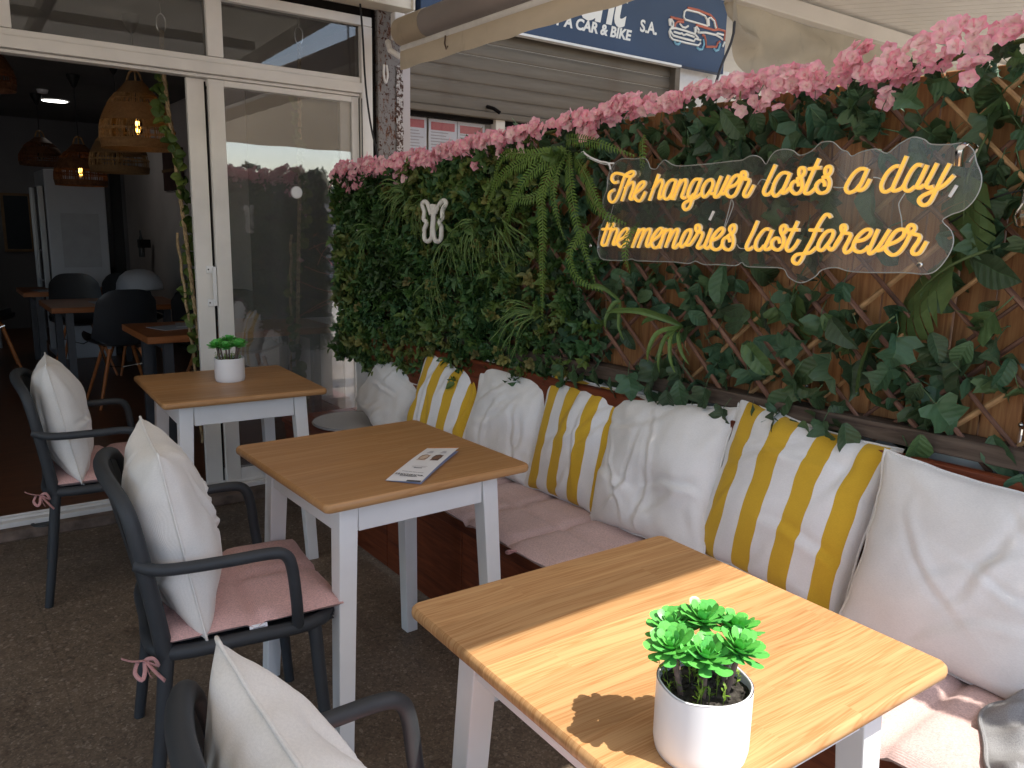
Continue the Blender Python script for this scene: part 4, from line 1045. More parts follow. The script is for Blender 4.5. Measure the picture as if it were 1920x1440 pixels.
# strap leaves
def blade_mesh(pts, wd, mat='strap_leaf', name='strap_leaf', fold=.5):
    P = smooth_path([Vector(p) for p in pts], 5); b = MB(); n = len(P)-1
    for s in (-1, 1):
        for i in range(n):
            q = []
            for j in (i, i+1):
                t = (P[min(j+1, n)]-P[max(j-1, 0)]).normalized(); sd_ = t.cross(Vector((1, 0, 0))).normalized(); w_ = wd*sin(pi*min(1, .12+.88*j/n))**.8
                q.append((P[j], P[j]+sd_*s*w_+Vector((-fold*w_, 0, 0))))
            f = [b.vert(q[0][0]), b.vert(q[0][1]), b.vert(q[1][1]), b.vert(q[1][0])]; uv = [(0, i/n), (1, i/n), (1, (i+1)/n), (0, (i+1)/n)]
            if s < 0: f = f[::-1]; uv = uv[::-1]
            b.face(f, uv)
    return b
for y, z, sets in ((1.62, 1.115, [(.22, -.01, .02), (.24, -.035, .02), (.14, .02, -.01), (.02, -.02, -.14), (-.05, -.03, -.13), (-.09, -.02, -.10), (.05, -.04, -.11)]), (1.88, 1.17, [(.10, .0, .03), (.03, .02, -.10), (-.05, .02, -.12)])):
    for dy, dx, dz in sets:
        b = blade_mesh([fpos(y, z, .07), fpos(y+dy*.4, z+dz*.4+.03, .11-dx), fpos(y+dy*.75, z+dz*.8+.02, .13-dx), fpos(y+dy, z+dz, .12-dx)], .0085); part('strap_leaf', b, 'strap_leaf', tr, sharp=None)

# ------------------------------------------------------------------ artificial hedge panels (left half)
hg = thing('artificial_hedge', 'dense artificial hedge of small leaves and ferns on the left half of the fence', 'hedge')
def sprig(seed, nl=9, size=.021, L=.06, droop=.6):
    rr = random.Random(seed); b = MB()
    for i in range(nl):
        t = (i+.6)/nl; a = i*2.4+rr.uniform(-.4, .4); c = Vector((.006*sin(i), .006*cos(i*1.7), L*t))
        M = Matrix.Translation(c) @ RZ(a) @ RX(rr.uniform(.5, 1.15)+(1-t)*.3) @ SC(size*rr.uniform(.75, 1.2))
        wv = rr.uniform(.26, .36)
        def P(u, s): x = s*wv*sin(pi*min(1, .08+.92*u))**.8; return M @ Vector((x, u, abs(x)*.6-.35*u*u))
        n = 3
        for j in range(n):
            for s in (-1, 1):
                q = [b.vert(P(j/n, 0)), b.vert(P(j/n, s)), b.vert(P((j+1)/n, s)), b.vert(P((j+1)/n, 0))]
                uv = [(0, j/n), (1, j/n), (1, (j+1)/n), (0, (j+1)/n)]
                if s < 0: q = q[::-1]; uv = uv[::-1]
                b.face(q, uv)
    return b
spr = [sprig(s, nl=R.choice([7, 9, 10]), size=R.uniform(.024, .036), L=R.uniform(.03, .06)) for s in range(8)]
b = MB(); rr = random.Random(77); nb = 0
for i in range(4200):
    y = rr.uniform(1.95, 3.80); z = rr.uniform(.70, 1.72)
    if y < 2.75 and rr.random() > ((y-1.95)/.8)**1.1+.06: continue
    zb = .80+.05*nz(y*5, 1) + (.03 if y < 2.7 else -.05 if y < 3.3 else -.09)
    if z > ftop(y)-.055: continue
    if z < zb: continue
    dn = nz(y*4, z*4, 2)
    if rr.random() > .72+.5*dn: continue
    off = .03+.05*rr.random()+.03*max(0, nz(y*3.5, z*3.5, 9))
    out = Vector((-1, rr.gauss(0, .55), rr.gauss(.15, .55))).normalized()
    M = Matrix.Translation(fpos(y, z, off)) @ out.to_track_quat('Z', 'Y').to_matrix().to_4x4() @ RZ(rr.uniform(0, 6.28)) @ SC(rr.uniform(.75, 1.25))
    g = (nz(y*2.2, z*2.2, 31)*.9+.5)
    b.add(spr[rr.randrange(8)], M, min(1, max(0, g+rr.uniform(-.32, .32)))); nb += 1
for i in range(420):                       # wrapped round the far end
    z = rr.uniform(.72, 1.66); y = rr.uniform(3.76, 3.82); off = rr.uniform(-.05, .09)
    out = Vector((rr.gauss(-.5, .5), 1 if rr.random() < .5 else -.2, rr.gauss(0, .5))).normalized()
    M = Matrix.Translation(fpos(y, z, off)) @ out.to_track_quat('Z', 'Y').to_matrix().to_4x4() @ SC(rr.uniform(.7, 1.2)); b.add(spr[rr.randrange(8)], M, rr.random())
tag(part('box_foliage', b, 'box_leaf', hg, sharp=None), kind='stuff')
# pale pod clusters
def podc(seed):
    rr = random.Random(seed); b = MB()
    for i in range(7):
        a = i*2.4; M = RZ(a) @ RX(.35+.12*i) @ SC(.034*rr.uniform(.8, 1.1))
        for s in (-1, 1):
            n = 5
            for j in range(n):
                P = lambda u, s: M @ Vector((s*.30*sin(pi*u)**.8, u, .10*sin(pi*u)-abs(s)*.12*sin(pi*u)))
                q = [b.vert(P(j/n, 0)), b.vert(P(j/n, s)), b.vert(P((j+1)/n, s)), b.vert(P((j+1)/n, 0))]; uv = [(0, j/n), (1, j/n), (1, (j+1)/n), (0, (j+1)/n)]
                if s < 0: q = q[::-1]; uv = uv[::-1]
                b.face(q, uv)
    return b.mesh('pod_cluster', 'pod_leaf')
podM = [podc(s) for s in range(3)]
for y, z in ((3.60, .835), (3.48, .815), (3.53, .83), (3.32, .825), (3.20, .825), (2.62, .90), (2.48, .92), (2.42, .905), (2.34, .87), (2.28, .91), (3.10, 1.16), (2.93, 1.15), (2.87, 1.10), (2.75, 1.02), (2.30, 1.21), (2.5, 1.06), (2.95, .93), (3.56, 1.0), (2.35, 1.05), (3.3, 1.55), (2.7, 1.6), (2.55, 1.5), (3.0, 1.45), (2.6, 1.33)):
    link('pod_cluster', R.choice(podM), hg, Matrix.Translation(fpos(y, z, .115+R.uniform(-.02, .01))) @ RY(-pi/2+R.uniform(-.5, .5)) @ RX(R.uniform(.3, .9)) @ RZ(R.uniform(0, 6)))
# ferns
FERN = '''2166,1670 2289,1632 2436,1564 2555,1425
2166,1661 2259,1595 2356,1468 2444,1313
2179,1662 2201,1539 2178,1359 2207,1077
2166,1661 2147,1555 2115,1449 2103,1360
2152,1660 2069,1553 2011,1415 1950,1226
2167,1675 2076,1687 1929,1664 1803,1621
2126,1650 1995,1568 1918,1483 1877,1400
2189,1574 2255,1504 2357,1496 2401,1459
2036,1415 2056,1326 2001,1241 1912,1203
2152,1660 2261,1649 2408,1648 2515,1527
1812,1433 1797,1384 1793,1319 1798,1266
2057,1570 1966,1500 1892,1449 1822,1417
3163,1027 3141,957 3074,905 3009,854
2768,1019 2748,977 2766,920 2785,872
2575,1308 2540,1248 2521,1168 2536,1105
2430,1372 2443,1293 2456,1213 2461,1152
1818,1688 1794,1655 1780,1608 1798,1561
2657,1052 2692,984 2721,936 2736,890
2311,1449 2322,1355 2349,1277 2377,1198
2082,1325 2066,1255 2037,1203 2046,1130'''
def frond(pts, wmax, mat, npin=26, rr=None):
    P = smooth_path([Vector(p) for p in pts], 12); n = len(P)-1; b = MB()
    b.tube([tuple(p) for p in P[::4]]+[tuple(P[-1])], [.0022, .0018, .0012, .0006], 4)
    tot = sum((P[i+1]-P[i]).length for i in range(n)); npin = int(tot/.0115)
    cum = [0]
    for i in range(n): cum.append(cum[-1]+(P[i+1]-P[i]).length)
    j = 0
    for k in range(1, npin+1):
        d = tot*k/(npin+.5)
        while j < n-1 and cum[j+1] < d: j += 1
        t_ = (d-cum[j])/max(1e-6, cum[j+1]-cum[j]); c = P[j].lerp(P[j+1], t_); tg = (P[j+1]-P[j]).normalized()
        sd_ = tg.cross(Vector((1, .05, 0))).normalized(); u = d/tot
        ln = wmax*(min(1, (u+.05)*5)**.6)*(1-u**2.2*.88)
        for s in (-1, 1):
            dr = (sd_*s+tg*.38+Vector((-.25+rr.uniform(-.15, .15), 0, -.12))).normalized(); hw = .0030+.0012*(1-u)
            a = c; mdl = c+dr*ln*.55; tip = c+dr*ln+Vector((.004, 0, -.004))
            q = [b.vert(a-tg*hw*.5), b.vert(a+tg*hw*.5), b.vert(mdl+tg*hw), b.vert(mdl-tg*hw)]; uv = [(.3, u), (.3, u), (.6, u), (.6, u)]
            b.face(q if s > 0 else q[::-1], uv); tq = [q[3], q[2], b.vert(tip)]; b.face(tq if s > 0 else tq[::-1], [(.6, u)]*3)
    return b
rr = random.Random(3)
for i, ln in enumerate(FERN.strip().split('\n')):
    pp = [tuple(int(a)/1000 for a in q.split(',')) for q in ln.split()]
    big = i < 12; pts = []
    for k, (y, z) in enumerate(pp):
        bul = (.07, .135, .15, .12)[k] if big else (.07, .10, .11, .10)[k]
        pts.append(fpos(y, z, bul))
    part('fern_frond', frond(pts, .036 if i in (2, 4, 6, 0, 1, 11) else (.030 if big else .024), 'fern_leaf', rr=rr), 'fern_leaf' if (big or i in (16,)) else 'fern_dark_leaf', hg, sharp=None)
# grass tufts
for (y, z, ang, n) in ((3.12, 1.53, 205, 26), (2.62, 1.42, 250, 24), (2.80, 1.37, 290, 16), (2.50, 1.41, 330, 26), (2.28, 1.09, 205, 22), (3.44, 1.38, 230, 16), (2.9, 1.2, 270, 10), (3.0, 1.53, 260, 12)):
    b = MB()
    for k in range(n):
        a = radians(ang+R.uniform(-48, 48)); L = R.uniform(.12, .26); dy, dz = cos(a)*-1, sin(a)
        p0 = fpos(y, z, .05); pts = [p0, fpos(y+dy*L*.4, z+dz*L*.4+.03, .12+R.uniform(-.02, .03)), fpos(y+dy*L*.8, z+dz*L*.75, .14+R.uniform(-.03, .03)), fpos(y+dy*L, z+dz*L-.03, .12+R.uniform(-.03, .03))]
        b.cv = R.random(); q = blade_mesh(pts, R.uniform(.0016, .003)); b.add(q, Matrix.Identity(4), R.random())
    part('grass_tuft', b, 'grass_blade', hg, sharp=None)
# dead twigs sticking out at the left end
b = MB()
for k in range(7): y = 3.80; z = R.uniform(.95, 1.3); b.tube([fpos(y, z, .0), fpos(y+.06, z+R.uniform(-.05, .02), .12), fpos(y+.08, z+R.uniform(-.1, .04), R.uniform(.15, .3))], .0014, 4, sub=3)
part('loose_twigs', b, 'willow_stick', hg)

# ------------------------------------------------------------------ garland of pink flowers along the top
ga = thing('flower_garland', 'garland of pink artificial blossoms along the top edge of the green wall', 'flower garland')
def flower_mesh(seed, s=.0178):
    rr = random.Random(seed); b = MB()
    for ring, (sz, tl, n0) in enumerate(((1.06, .30, 5), (.30, .95, 4))):
        for k in range(n0):
            a = 2*pi*k/n0+ring*.63+rr.uniform(-.1, .1); M = RZ(a) @ RX(tl+rr.uniform(-.14, .14)) @ SC(s*sz*rr.uniform(.93, 1.07))
            cu = rr.uniform(.05, .25)
            def P(u, v): w_ = .50*(max(0, sin(pi*min(1, .06+u*.86))))**.55; x = v*w_; return M @ Vector((x, u-.06*(v*v)*u+(.05 if abs(v) < .4 else 0)*u, .25*v*v*.5-cu*u*u+.0))
            for i in range(4):
                for j in range(2):
                    u0, u1, v0, v1 = i/4, (i+1)/4, -1+j, j
                    b.face([b.vert(P(u0, v0)), b.vert(P(u0, v1)), b.vert(P(u1, v1)), b.vert(P(u1, v0))], [(u0, u0), (u0, u0), (u1, u1), (u1, u1)])
    return b
flB = [flower_mesh(s) for s in range(6)]; flM = [q.mesh('flower', 'flower_petal') for q in flB]
TOPZ = [(4.2, 1.69), (3.6, 1.70), (3.06, 1.71), (2.69, 1.732), (2.37, 1.762), (2.1, 1.785), (1.86, 1.803), (1.66, 1.812), (1.475, 1.812), (1.315, 1.82), (1.17, 1.835), (1.04, 1.85), (.93, 1.865), (.82, 1.88), (0, 1.90), (-1, 1.90)]
BOTZ = [(4.2, 1.60), (3.6, 1.60), (3.06, 1.63), (2.68, 1.676), (2.36, 1.696), (2.09, 1.722), (1.857, 1.736), (1.652, 1.763), (1.405, 1.765), (1.136, 1.745), (.963, 1.758), (.867, 1.78), (0, 1.78), (-1, 1.78)]
def lerpz(tab, y):
    for (a, za), (c, zc) in zip(tab, tab[1:]):
        if a >= y >= c: return za+(zc-za)*(a-y)/(a-c)
    return tab[-1][1]
rr = random.Random(21); fl = []
def flo(y, z, off, sc):
    out = Vector((-1, rr.gauss(-.1, .5), rr.gauss(.25, .45))).normalized(); fl.append((Matrix.Translation(fpos(y, z, off)) @ out.to_track_quat('Z', 'Y').to_matrix().to_4x4() @ RZ(rr.uniform(0, 6.28)) @ SC(sc), y))
y = 3.80
while y > -.75:
    zt, zb = lerpz(TOPZ, y), lerpz(BOTZ, y); hc = zt-zb
    lump = .72+.85*nz(y*6.5, 3)+.25*nz(y*17, 8)                                   # clusters along the garland
    n = 6 if lump > .85 else 4 if lump > .6 else 2
    for k in range(n):
        t = rr.random(); z = zb+.008+hc*t*(min(1.15, lump)*.75+.3)+ (.022*nz(y*9, 9)); off = .02+.065*sin(pi*min(1, max(0, .2+t*.7)))*rr.uniform(.5, 1.15)+(.045 if y > 2.2 else .01)
        flo(y+rr.uniform(-.012, .012), z, off, rr.uniform(.82, 1.2))
    if rr.random() < .11:
        for k in range(5): flo(y+rr.uniform(-.03, .03), zb-rr.uniform(0, .05), .09+rr.uniform(-.02, .02), rr.uniform(.9, 1.15))
    y -= .0165 if y > 2.2 else .0145
for z in (1.58, 1.55, 1.52, 1.50, 1.47, 1.45, 1.44, 1.205, 1.19, 1.18, 1.215, 1.60, 1.63): flo(3.80+rr.uniform(-.02, .03), z+rr.uniform(-.01, .01), rr.uniform(.06, .13), rr.uniform(.9, 1.15))
fl.sort(key=lambda q: abs(q[1]-1.3)); b = MB()
for i, (M, yy) in enumerate(fl):
    if i < 290: link('flower', flM[rr.randrange(6)], ga, M)
    else: b.add(flB[rr.randrange(6)], M, rr.random())
tag(part('flower_mass', b, 'flower_petal', ga, sharp=None), kind='stuff')
b = MB(); b.tube([fpos(yy, lerpz(BOTZ, yy)+.03, .03) for yy in [3.8-.2*k for k in range(22)]], .006, 6); part('garland_stem', b, 'vine_rope_green', ga)
b = MB(); b.tube([fpos(1.475, 1.80, .06), fpos(1.462, 1.76, .09), fpos(1.44, 1.735, .095), fpos(1.415, 1.735, .08)], .0022, 5, sub=5); part('wire_loop', b, 'pod_leaf', ga)
# small twigs of leaves peeking from the garland
b = MB()
for i in range(420):
    yy = rr.uniform(-.3, 3.8); zb = lerpz(BOTZ, yy); M = leaf_matrix(fpos(yy, zb+rr.uniform(-.04, .05 if yy < 2.2 else .0), rr.uniform(.0, .05)), rr.uniform(-.6, .4), pi+rr.gauss(0, .8), rr.uniform(.35, .7 if yy < 2.2 else .5), rr); b.add(ivyB[rr.randrange(9)], M, rr.random())
tag(part('garland_leaves', b, 'ivy_leaf', ga, sharp=None), kind='stuff')

# ------------------------------------------------------------------ neon sign
NEON = '''1869,1546 1885,1543 1897,1554 1892,1568 1875,1572 1848,1566 1829,1560 1811,1561 1803,1569 1810,1575 1823,1573 1837,1566 1847,1551 1857,1526 1870,1499 1885,1484 1900,1487 1906,1501 1900,1515 1884,1522
1818,1558 1830,1535 1850,1487
1839,1525 1821,1538 1808,1543 1803,1536 1806,1521 1816,1498 1811,1491 1802,1495 1794,1509 1772,1522 1758,1537 1765,1543 1780,1537 1794,1516 1798,1498 1783,1486 1768,1491 1754,1514
1706,1563 1737,1487
1722,1523 1704,1542 1694,1546 1689,1535 1697,1513 1700,1495 1696,1492 1686,1501
1641,1543 1655,1545 1669,1537 1680,1517 1683,1499 1674,1490 1662,1494 1647,1513
1638,1544 1654,1496 1647,1492
1621,1546 1645,1488
1635,1516 1620,1538 1606,1544 1602,1536 1608,1515 1615,1498 1608,1492 1599,1496
1551,1542 1569,1544 1582,1532 1592,1509 1591,1496 1584,1494 1571,1504
1549,1547 1566,1507 1576,1487 1584,1467 1598,1459 1607,1467 1603,1479 1580,1488 1561,1494 1546,1505
1515,1542 1530,1537 1542,1519 1543,1503 1536,1494 1525,1500 1511,1518 1508,1533 1515,1542
1518,1510 1512,1503 1500,1503
1482,1550 1494,1521 1500,1498 1496,1493 1482,1502 1457,1551
1482,1502 1467,1503 1457,1517 1435,1525 1422,1539 1426,1550 1440,1547 1453,1530 1462,1509 1457,1497 1444,1493 1431,1501 1422,1519 1413,1538 1403,1545 1402,1552 1408,1558 1416,1557 1416,1548 1411,1540 1392,1537 1394,1524 1403,1507 1404,1496 1396,1493 1387,1501 1375,1523
1315,1573 1329,1542 1343,1511 1342,1500 1335,1496 1325,1501 1319,1508
1275,1549 1288,1552 1300,1547 1312,1530 1318,1509 1315,1498 1308,1493 1299,1498 1289,1509
1270,1551 1279,1527 1288,1506 1286,1500 1277,1504 1268,1514
1243,1516 1246,1526 1256,1529 1264,1522 1265,1510 1256,1500 1246,1498 1236,1505 1233,1518 1237,1534 1245,1545 1245,1559 1237,1562 1231,1558 1231,1547 1240,1539 1250,1535
1194,1582 1205,1556 1217,1526 1225,1503 1221,1498 1209,1500 1197,1511
1220,1558 1186,1560
1172,1514 1174,1524 1184,1529 1194,1521 1195,1511 1188,1501 1178,1498 1165,1503 1160,1515 1160,1526 1167,1537 1174,1545 1174,1558 1165,1562 1159,1556 1161,1546 1170,1538 1180,1536
1070,1551 1085,1553 1100,1543 1113,1522 1117,1507 1108,1498 1093,1503 1083,1515
1067,1553 1078,1523 1086,1506 1078,1503 1067,1511 1059,1529
993,1555 1005,1554 1020,1540 1030,1516 1027,1502 1017,1498 1003,1506
979,1577 991,1541 1003,1506 996,1500 982,1506 977,1513
941,1554 953,1556 965,1543 976,1516 975,1504 965,1499 952,1509
931,1555 941,1527 948,1510 942,1505 932,1512
910,1558 921,1530 928,1513 923,1505 911,1508
883,1556 898,1521 908,1491 917,1472 930,1467 940,1477 933,1488 909,1499 889,1510 871,1531
1902,1421 1916,1387 1928,1357 1924,1348 1914,1349 1907,1354
1929,1399 1878,1402
1879,1421 1909,1347
1894,1390 1878,1400 1866,1401 1863,1392 1876,1362 1877,1352 1868,1354 1859,1364 1831,1377 1818,1393 1821,1403 1835,1399 1851,1384 1860,1363 1853,1349 1841,1346 1825,1357 1812,1374
1771,1404 1797,1345
1785,1371 1770,1394 1757,1402 1752,1396 1773,1346
1762,1369 1746,1396 1731,1403 1726,1396 1739,1364 1738,1352 1729,1351 1719,1366 1694,1382 1679,1400 1688,1406 1704,1395 1720,1370 1714,1351 1703,1347 1690,1354 1681,1371
1666,1406 1687,1347
1679,1374 1668,1395 1651,1402 1647,1396 1664,1350
1655,1368 1638,1396 1624,1404 1620,1398 1632,1367 1635,1352 1626,1350 1613,1364
1580,1403 1593,1397 1606,1374 1608,1358 1602,1353 1587,1367 1575,1389 1574,1402 1580,1403
1589,1360 1577,1359 1566,1370 1548,1396 1541,1407 1546,1416 1556,1415 1557,1405 1550,1397 1533,1395 1535,1381 1547,1358 1545,1352 1537,1352 1528,1359
1503,1408 1514,1378 1522,1359 1517,1353 1510,1352 1503,1360
1500,1374 1480,1382 1463,1399 1464,1408 1473,1408 1489,1395 1500,1375 1499,1357 1485,1349 1470,1354 1462,1365
1438,1371 1441,1380 1452,1384 1461,1376 1461,1361 1451,1352 1438,1351 1428,1360 1426,1376 1431,1391 1437,1398 1442,1407 1437,1416 1428,1418 1424,1410 1428,1398 1440,1392 1449,1386
1355,1430 1368,1398 1383,1366 1381,1354 1373,1354 1363,1362
1316,1407 1327,1409 1339,1401 1353,1380 1356,1363 1350,1354 1340,1354 1329,1366
1308,1408 1320,1378 1327,1362 1323,1355 1313,1358 1309,1364
1283,1372 1286,1382 1296,1386 1306,1378 1306,1365 1297,1357 1285,1356 1275,1365 1271,1380 1277,1393 1283,1403 1283,1414 1275,1419 1268,1413 1270,1403 1281,1395
1237,1430 1248,1404 1260,1375 1263,1362 1257,1354 1248,1357 1237,1369 1229,1384
1261,1408 1230,1408
1148,1438 1153,1445 1162,1446 1171,1436 1183,1413 1193,1385 1210,1351 1217,1334 1227,1322 1239,1326 1241,1336 1231,1346 1208,1349 1193,1353 1179,1366
1202,1408 1167,1408
1143,1408 1155,1405 1167,1391 1175,1372 1173,1361 1163,1359 1153,1370 1141,1388 1137,1403 1143,1408
1149,1369 1141,1361 1132,1366 1116,1393
1130,1372 1111,1406 1106,1413 1110,1421 1118,1419 1117,1409 1111,1403 1093,1400 1095,1388 1105,1365 1100,1355 1090,1360 1084,1369
1080,1383 1060,1387 1046,1398 1043,1409 1052,1412 1063,1407 1077,1391 1083,1373 1078,1362 1065,1358 1052,1364 1045,1373
1026,1413 1036,1384 1043,1363 1040,1355 1030,1361 1018,1377 999,1413
1022,1363 1012,1366 1006,1374
1000,1377 981,1385 966,1398 965,1411 974,1413 986,1407 998,1387 1004,1372 1000,1362 986,1354 972,1360 960,1378 950,1403 942,1413 943,1420 951,1424 958,1417 955,1407 949,1404 930,1400 930,1389 941,1369 940,1360 932,1358 923,1364 912,1388'''
BOARD = '''1918,1446 1936,1463 1940,1491 1925,1527 1925,1554 1916,1581 1898,1602 1871,1615 1842,1615 1811,1612 1787,1614 1768,1610 1756,1597 1748,1583 1726,1579 1712,1593 1693,1603 1652,1585 1582,1584 1512,1586 1454,1589 1425,1590 1403,1599 1382,1599 1365,1591 1350,1576 1339,1594 1323,1608 1296,1611 1272,1605 1253,1593 1222,1602 1204,1618 1191,1622 1167,1620 1143,1601 1127,1595 1115,1584 1092,1593 1056,1597 1030,1586 1005,1604 975,1618 948,1611 932,1600 892,1597 864,1598 842,1582 833,1557 820,1530 818,1506 827,1479 846,1457 871,1447 888,1433 867,1412 859,1387 867,1356 888,1324 913,1314 955,1315 1010,1312 1068,1310 1100,1312 1128,1318 1164,1310 1179,1294 1205,1278 1228,1275 1257,1288 1274,1308 1331,1308 1385,1308 1401,1318 1421,1308 1483,1308 1529,1306 1558,1314 1584,1306 1634,1308 1737,1306 1785,1305 1806,1310 1835,1304 1926,1302 1950,1319 1957,1345 1953,1371 1947,1399 1933,1427'''
WIRES = '''2054,1647 2021,1627 1964,1607 1921,1597 1908,1575
1897,1476 1910,1433 1912,1423
1747,1521 1733,1523
1373,1525 1363,1537 1347,1535 1327,1525
1451,1487 1445,1473 1453,1447 1466,1413
1453,1487 1459,1457 1469,1415
1157,1513 1136,1511 1121,1513
1058,1533 1045,1531 1034,1525
979,1495 990,1475 989,1462 981,1438 977,1416
1424,1366 1413,1356 1389,1356'''
ns = thing('neon_sign', 'clear acrylic sign with amber script lettering about a hangover and memories', 'neon sign')
def pl(ln): return [tuple(int(a)/1000 for a in q.split(',')) for q in ln.split()]
bd = pl(BOARD); 
bd = [(p.y, p.z) for p in smooth_path([Vector((0, a, c)) for a, c in bd], 3, True)]
b = MB(); b.prism([fpos(y, z, .112) for y, z in bd], [fpos(y, z, .107) for y, z in bd]); part('acrylic_board', b, 'acrylic_sheet', ns, smooth=False)
b = MB(); b.tube([fpos(y, z, .1095) for y, z in bd], .0014, 4, closed=True); part('board_edge', b, 'acrylic_edge', ns)
def strip(pts, w_, d0, d1, b, cap=True):
    """rectangular neon flex lying on the board, from offset d0 to d1"""
    P = smooth_path([Vector((0, y, z)) for y, z in pts], 3) if len(pts) > 2 else [Vector((0, y, z)) for y, z in pts]
    n = len(P)-1; rows = []
    for i, p in enumerate(P):
        t = (P[min(i+1, n)]-P[max(i-1, 0)]).normalized(); s = Vector((0, -t.z, t.y))
        rows.append([p+s*w_/2, p-s*w_/2, d0, d1])
    base = len(b.v)
    for a, c, e0, e1 in rows:
        m_ = (e1-e0)*.35
        cn = (a+c)/2
        for (q, e) in ((a, e0), (a, e1-m_), (a.lerp(cn, .45), e1), (c.lerp(cn, .45), e1), (c, e1-m_), (c, e0)):
            b.v.append(tuple(fpos(q.y, q.z, e)))
    for i in range(n):
        for k in range(6):
            k2 = (k+1) % 6; b.cm = 1 if k in (0, 4, 5) else 0
            b.face([base+i*6+k, base+i*6+k2, base+(i+1)*6+k2, base+(i+1)*6+k])
    b.cm = 1; b.face([base+k for k in range(6)][::-1]); b.face([base+n*6+k for k in range(6)])
b = MB(); names = []
strokes = [pl(l) for l in NEON.strip().split('\n')]
# one object per word: found by gaps in the stroke list
words = {'The': (0, 3), 'hangover': (3, 15), 'lasts': (15, 22), 'a': (22, 24), 'day': (24, 30), 'the': (30, 34), 'memories': (34, 45), 'last': (45, 51), 'forever': (51, 99)}
for wd, (a, c) in words.items():
    b = MB()
    for stt in strokes[a:c]: strip(stt, .0088, .1125, .1235, b)
    part('neon_word', b, ['neon_amber', 'neon_side'], ns, sharp=60)
for ln in WIRES.strip().split('\n'):
    b = MB(); p = pl(ln); b.tube([fpos(y, z, .106) for y, z in p], .0013, 5, sub=4); part('wire', b, 'white_plastic', ns)
for y, z in ((1.505, 1.443), (.868, 1.497)):
    b = MB(); b.tube([fpos(y+.008, z-.012, .116), fpos(y-.004, z+.012, .116)], .0042, 8); part('connector', b, 'white_plastic', ns)
b = MB(); b.lathe([(.003, 0), (.0065, 0), (.0065, .004), (.003, .004)], 12)
sw = b.mesh('washer', 'chrome')
for y, z in ((.923, 1.335), (1.985, 1.345)): link('washer', sw, ns, Matrix.Translation(fpos(y, z, .112)) @ RY(-pi/2))
b = MB(); b.tube([fpos(.868, 1.55, .118), fpos(.862, 1.585, .128), fpos(.855, 1.60, .10), fpos(.857, 1.59, .06), fpos(.864, 1.56, .08)], .0035, 6, sub=5, flat=(2, .6)); part('hanging_hook', b, 'chrome', ns)
b = MB(); b.tube([fpos(2.03, 1.645, .12), fpos(2.0, 1.628, .12), fpos(1.955, 1.612, .118), fpos(1.918, 1.604, .116), fpos(1.908, 1.585, .115)], .0032, 6, sub=5); b.tube([fpos(1.918, 1.604, .116), fpos(1.897, 1.603, .112)], .003, 6); part('tie_cord', b, 'zip_white', ns)
# butterfly
bf = thing('butterfly_light', 'small unlit white neon butterfly in the hedge left of the big sign', 'neon light')
for ln in '''2889,1484 2881,1440 2888,1381 2891,1352 2913,1335 2942,1341 2947,1380 2928,1410 2951,1424 2946,1455 2962,1483 2946,1496 2921,1486 2895,1444
2869,1484 2874,1440 2877,1381 2870,1346 2849,1335 2824,1347 2821,1392 2835,1413 2815,1430 2812,1463 2788,1487 2805,1499 2833,1484 2864,1451'''.strip().split('\n'):
    b = MB(); b.tube([fpos(y, z, .135) for y, z in pl(ln)], .0095, 8, sub=4); part('wing_tube', b, 'neon_white', bf)
b = MB(); b.tube([fpos(2.93, 1.53, .148), fpos(2.93, 1.50, .15), fpos(2.935, 1.38, .15)], .008, 8); 
# string light bulb at the right edge
sl = thing('string_light', 'clear string light bulb with a shiny cap at the right edge of the lattice', 'string light')
b = MB(); b.tube([fpos(-.3, 1.56, .09), fpos(.4, 1.49, .09), fpos(.74, 1.50, .08), fpos(.9, 1.43, .05)], .0022, 5, sub=6); part('wire', b, 'black_cable', sl)
b = MB(); b.lathe([(0, .03), (.011, .03), (.012, .012), (.013, 0)], 16); part('cap', b, 'chrome', sl, M=Matrix.Translation(fpos(.735, 1.472, .085)))
b = MB(); b.lathe([(.012, 0), (.021, -.016), (.023, -.03), (.016, -.048), (0, -.055)], 18); part('bulb', b, 'bulb_glass', sl, M=Matrix.Translation(fpos(.735, 1.472, .085)))
# ------------------------------------------------------------------ succulent pots
pot = thing('succulent_pot', 'x', 'potted plant', (0, 0, 0), 0, 'artificial succulents in white pots')
Rp, Hp = .0605, .098
def potfn(rad, zf):
    def g(u, v): a = 2*pi*u; return (rad(v, a)*cos(a), rad(v, a)*sin(a), zf(v, a))
    return g
def rimz(a): return Hp-.004*max(0, cos(a-3.7))*0+.0016*sin(3*a+1)+.0012*sin(5*a)-.006*math.exp(-((a-4.2)/.35)**2)*.5
b = MB(); b.grid(potfn(lambda v, a: Rp*(.955+.045*min(1, v*6))*(1 if v > .02 else .97), lambda v, a: v*rimz(a)), 64, 12)
b.grid(potfn(lambda v, a: Rp-.0012-.0026*v, lambda v, a: rimz(a)+.0012*sin(pi*v)), 64, 3); b.grid(potfn(lambda v, a: Rp-.0038, lambda v, a: rimz(a)-.03*v), 64, 3)
b.lathe([(0, .0012), (Rp*.93, .0012), (Rp*.955, .003)], 64); part('pot', b, 'ceramic_white', pot, sharp=50)
b = MB(); b.grid(lambda u, v: ((Rp-.0036)*v*cos(2*pi*u), (Rp-.0036)*v*sin(2*pi*u), Hp-.013+.004*nz(v*cos(2*pi*u)*6, v*sin(2*pi*u)*6, 2)*(1-v*.4)+.0035*nz(v*cos(2*pi*u)*17, v*sin(2*pi*u)*17, 5)), 48, 22); part('soil', b, 'soil', pot)
b = MB()
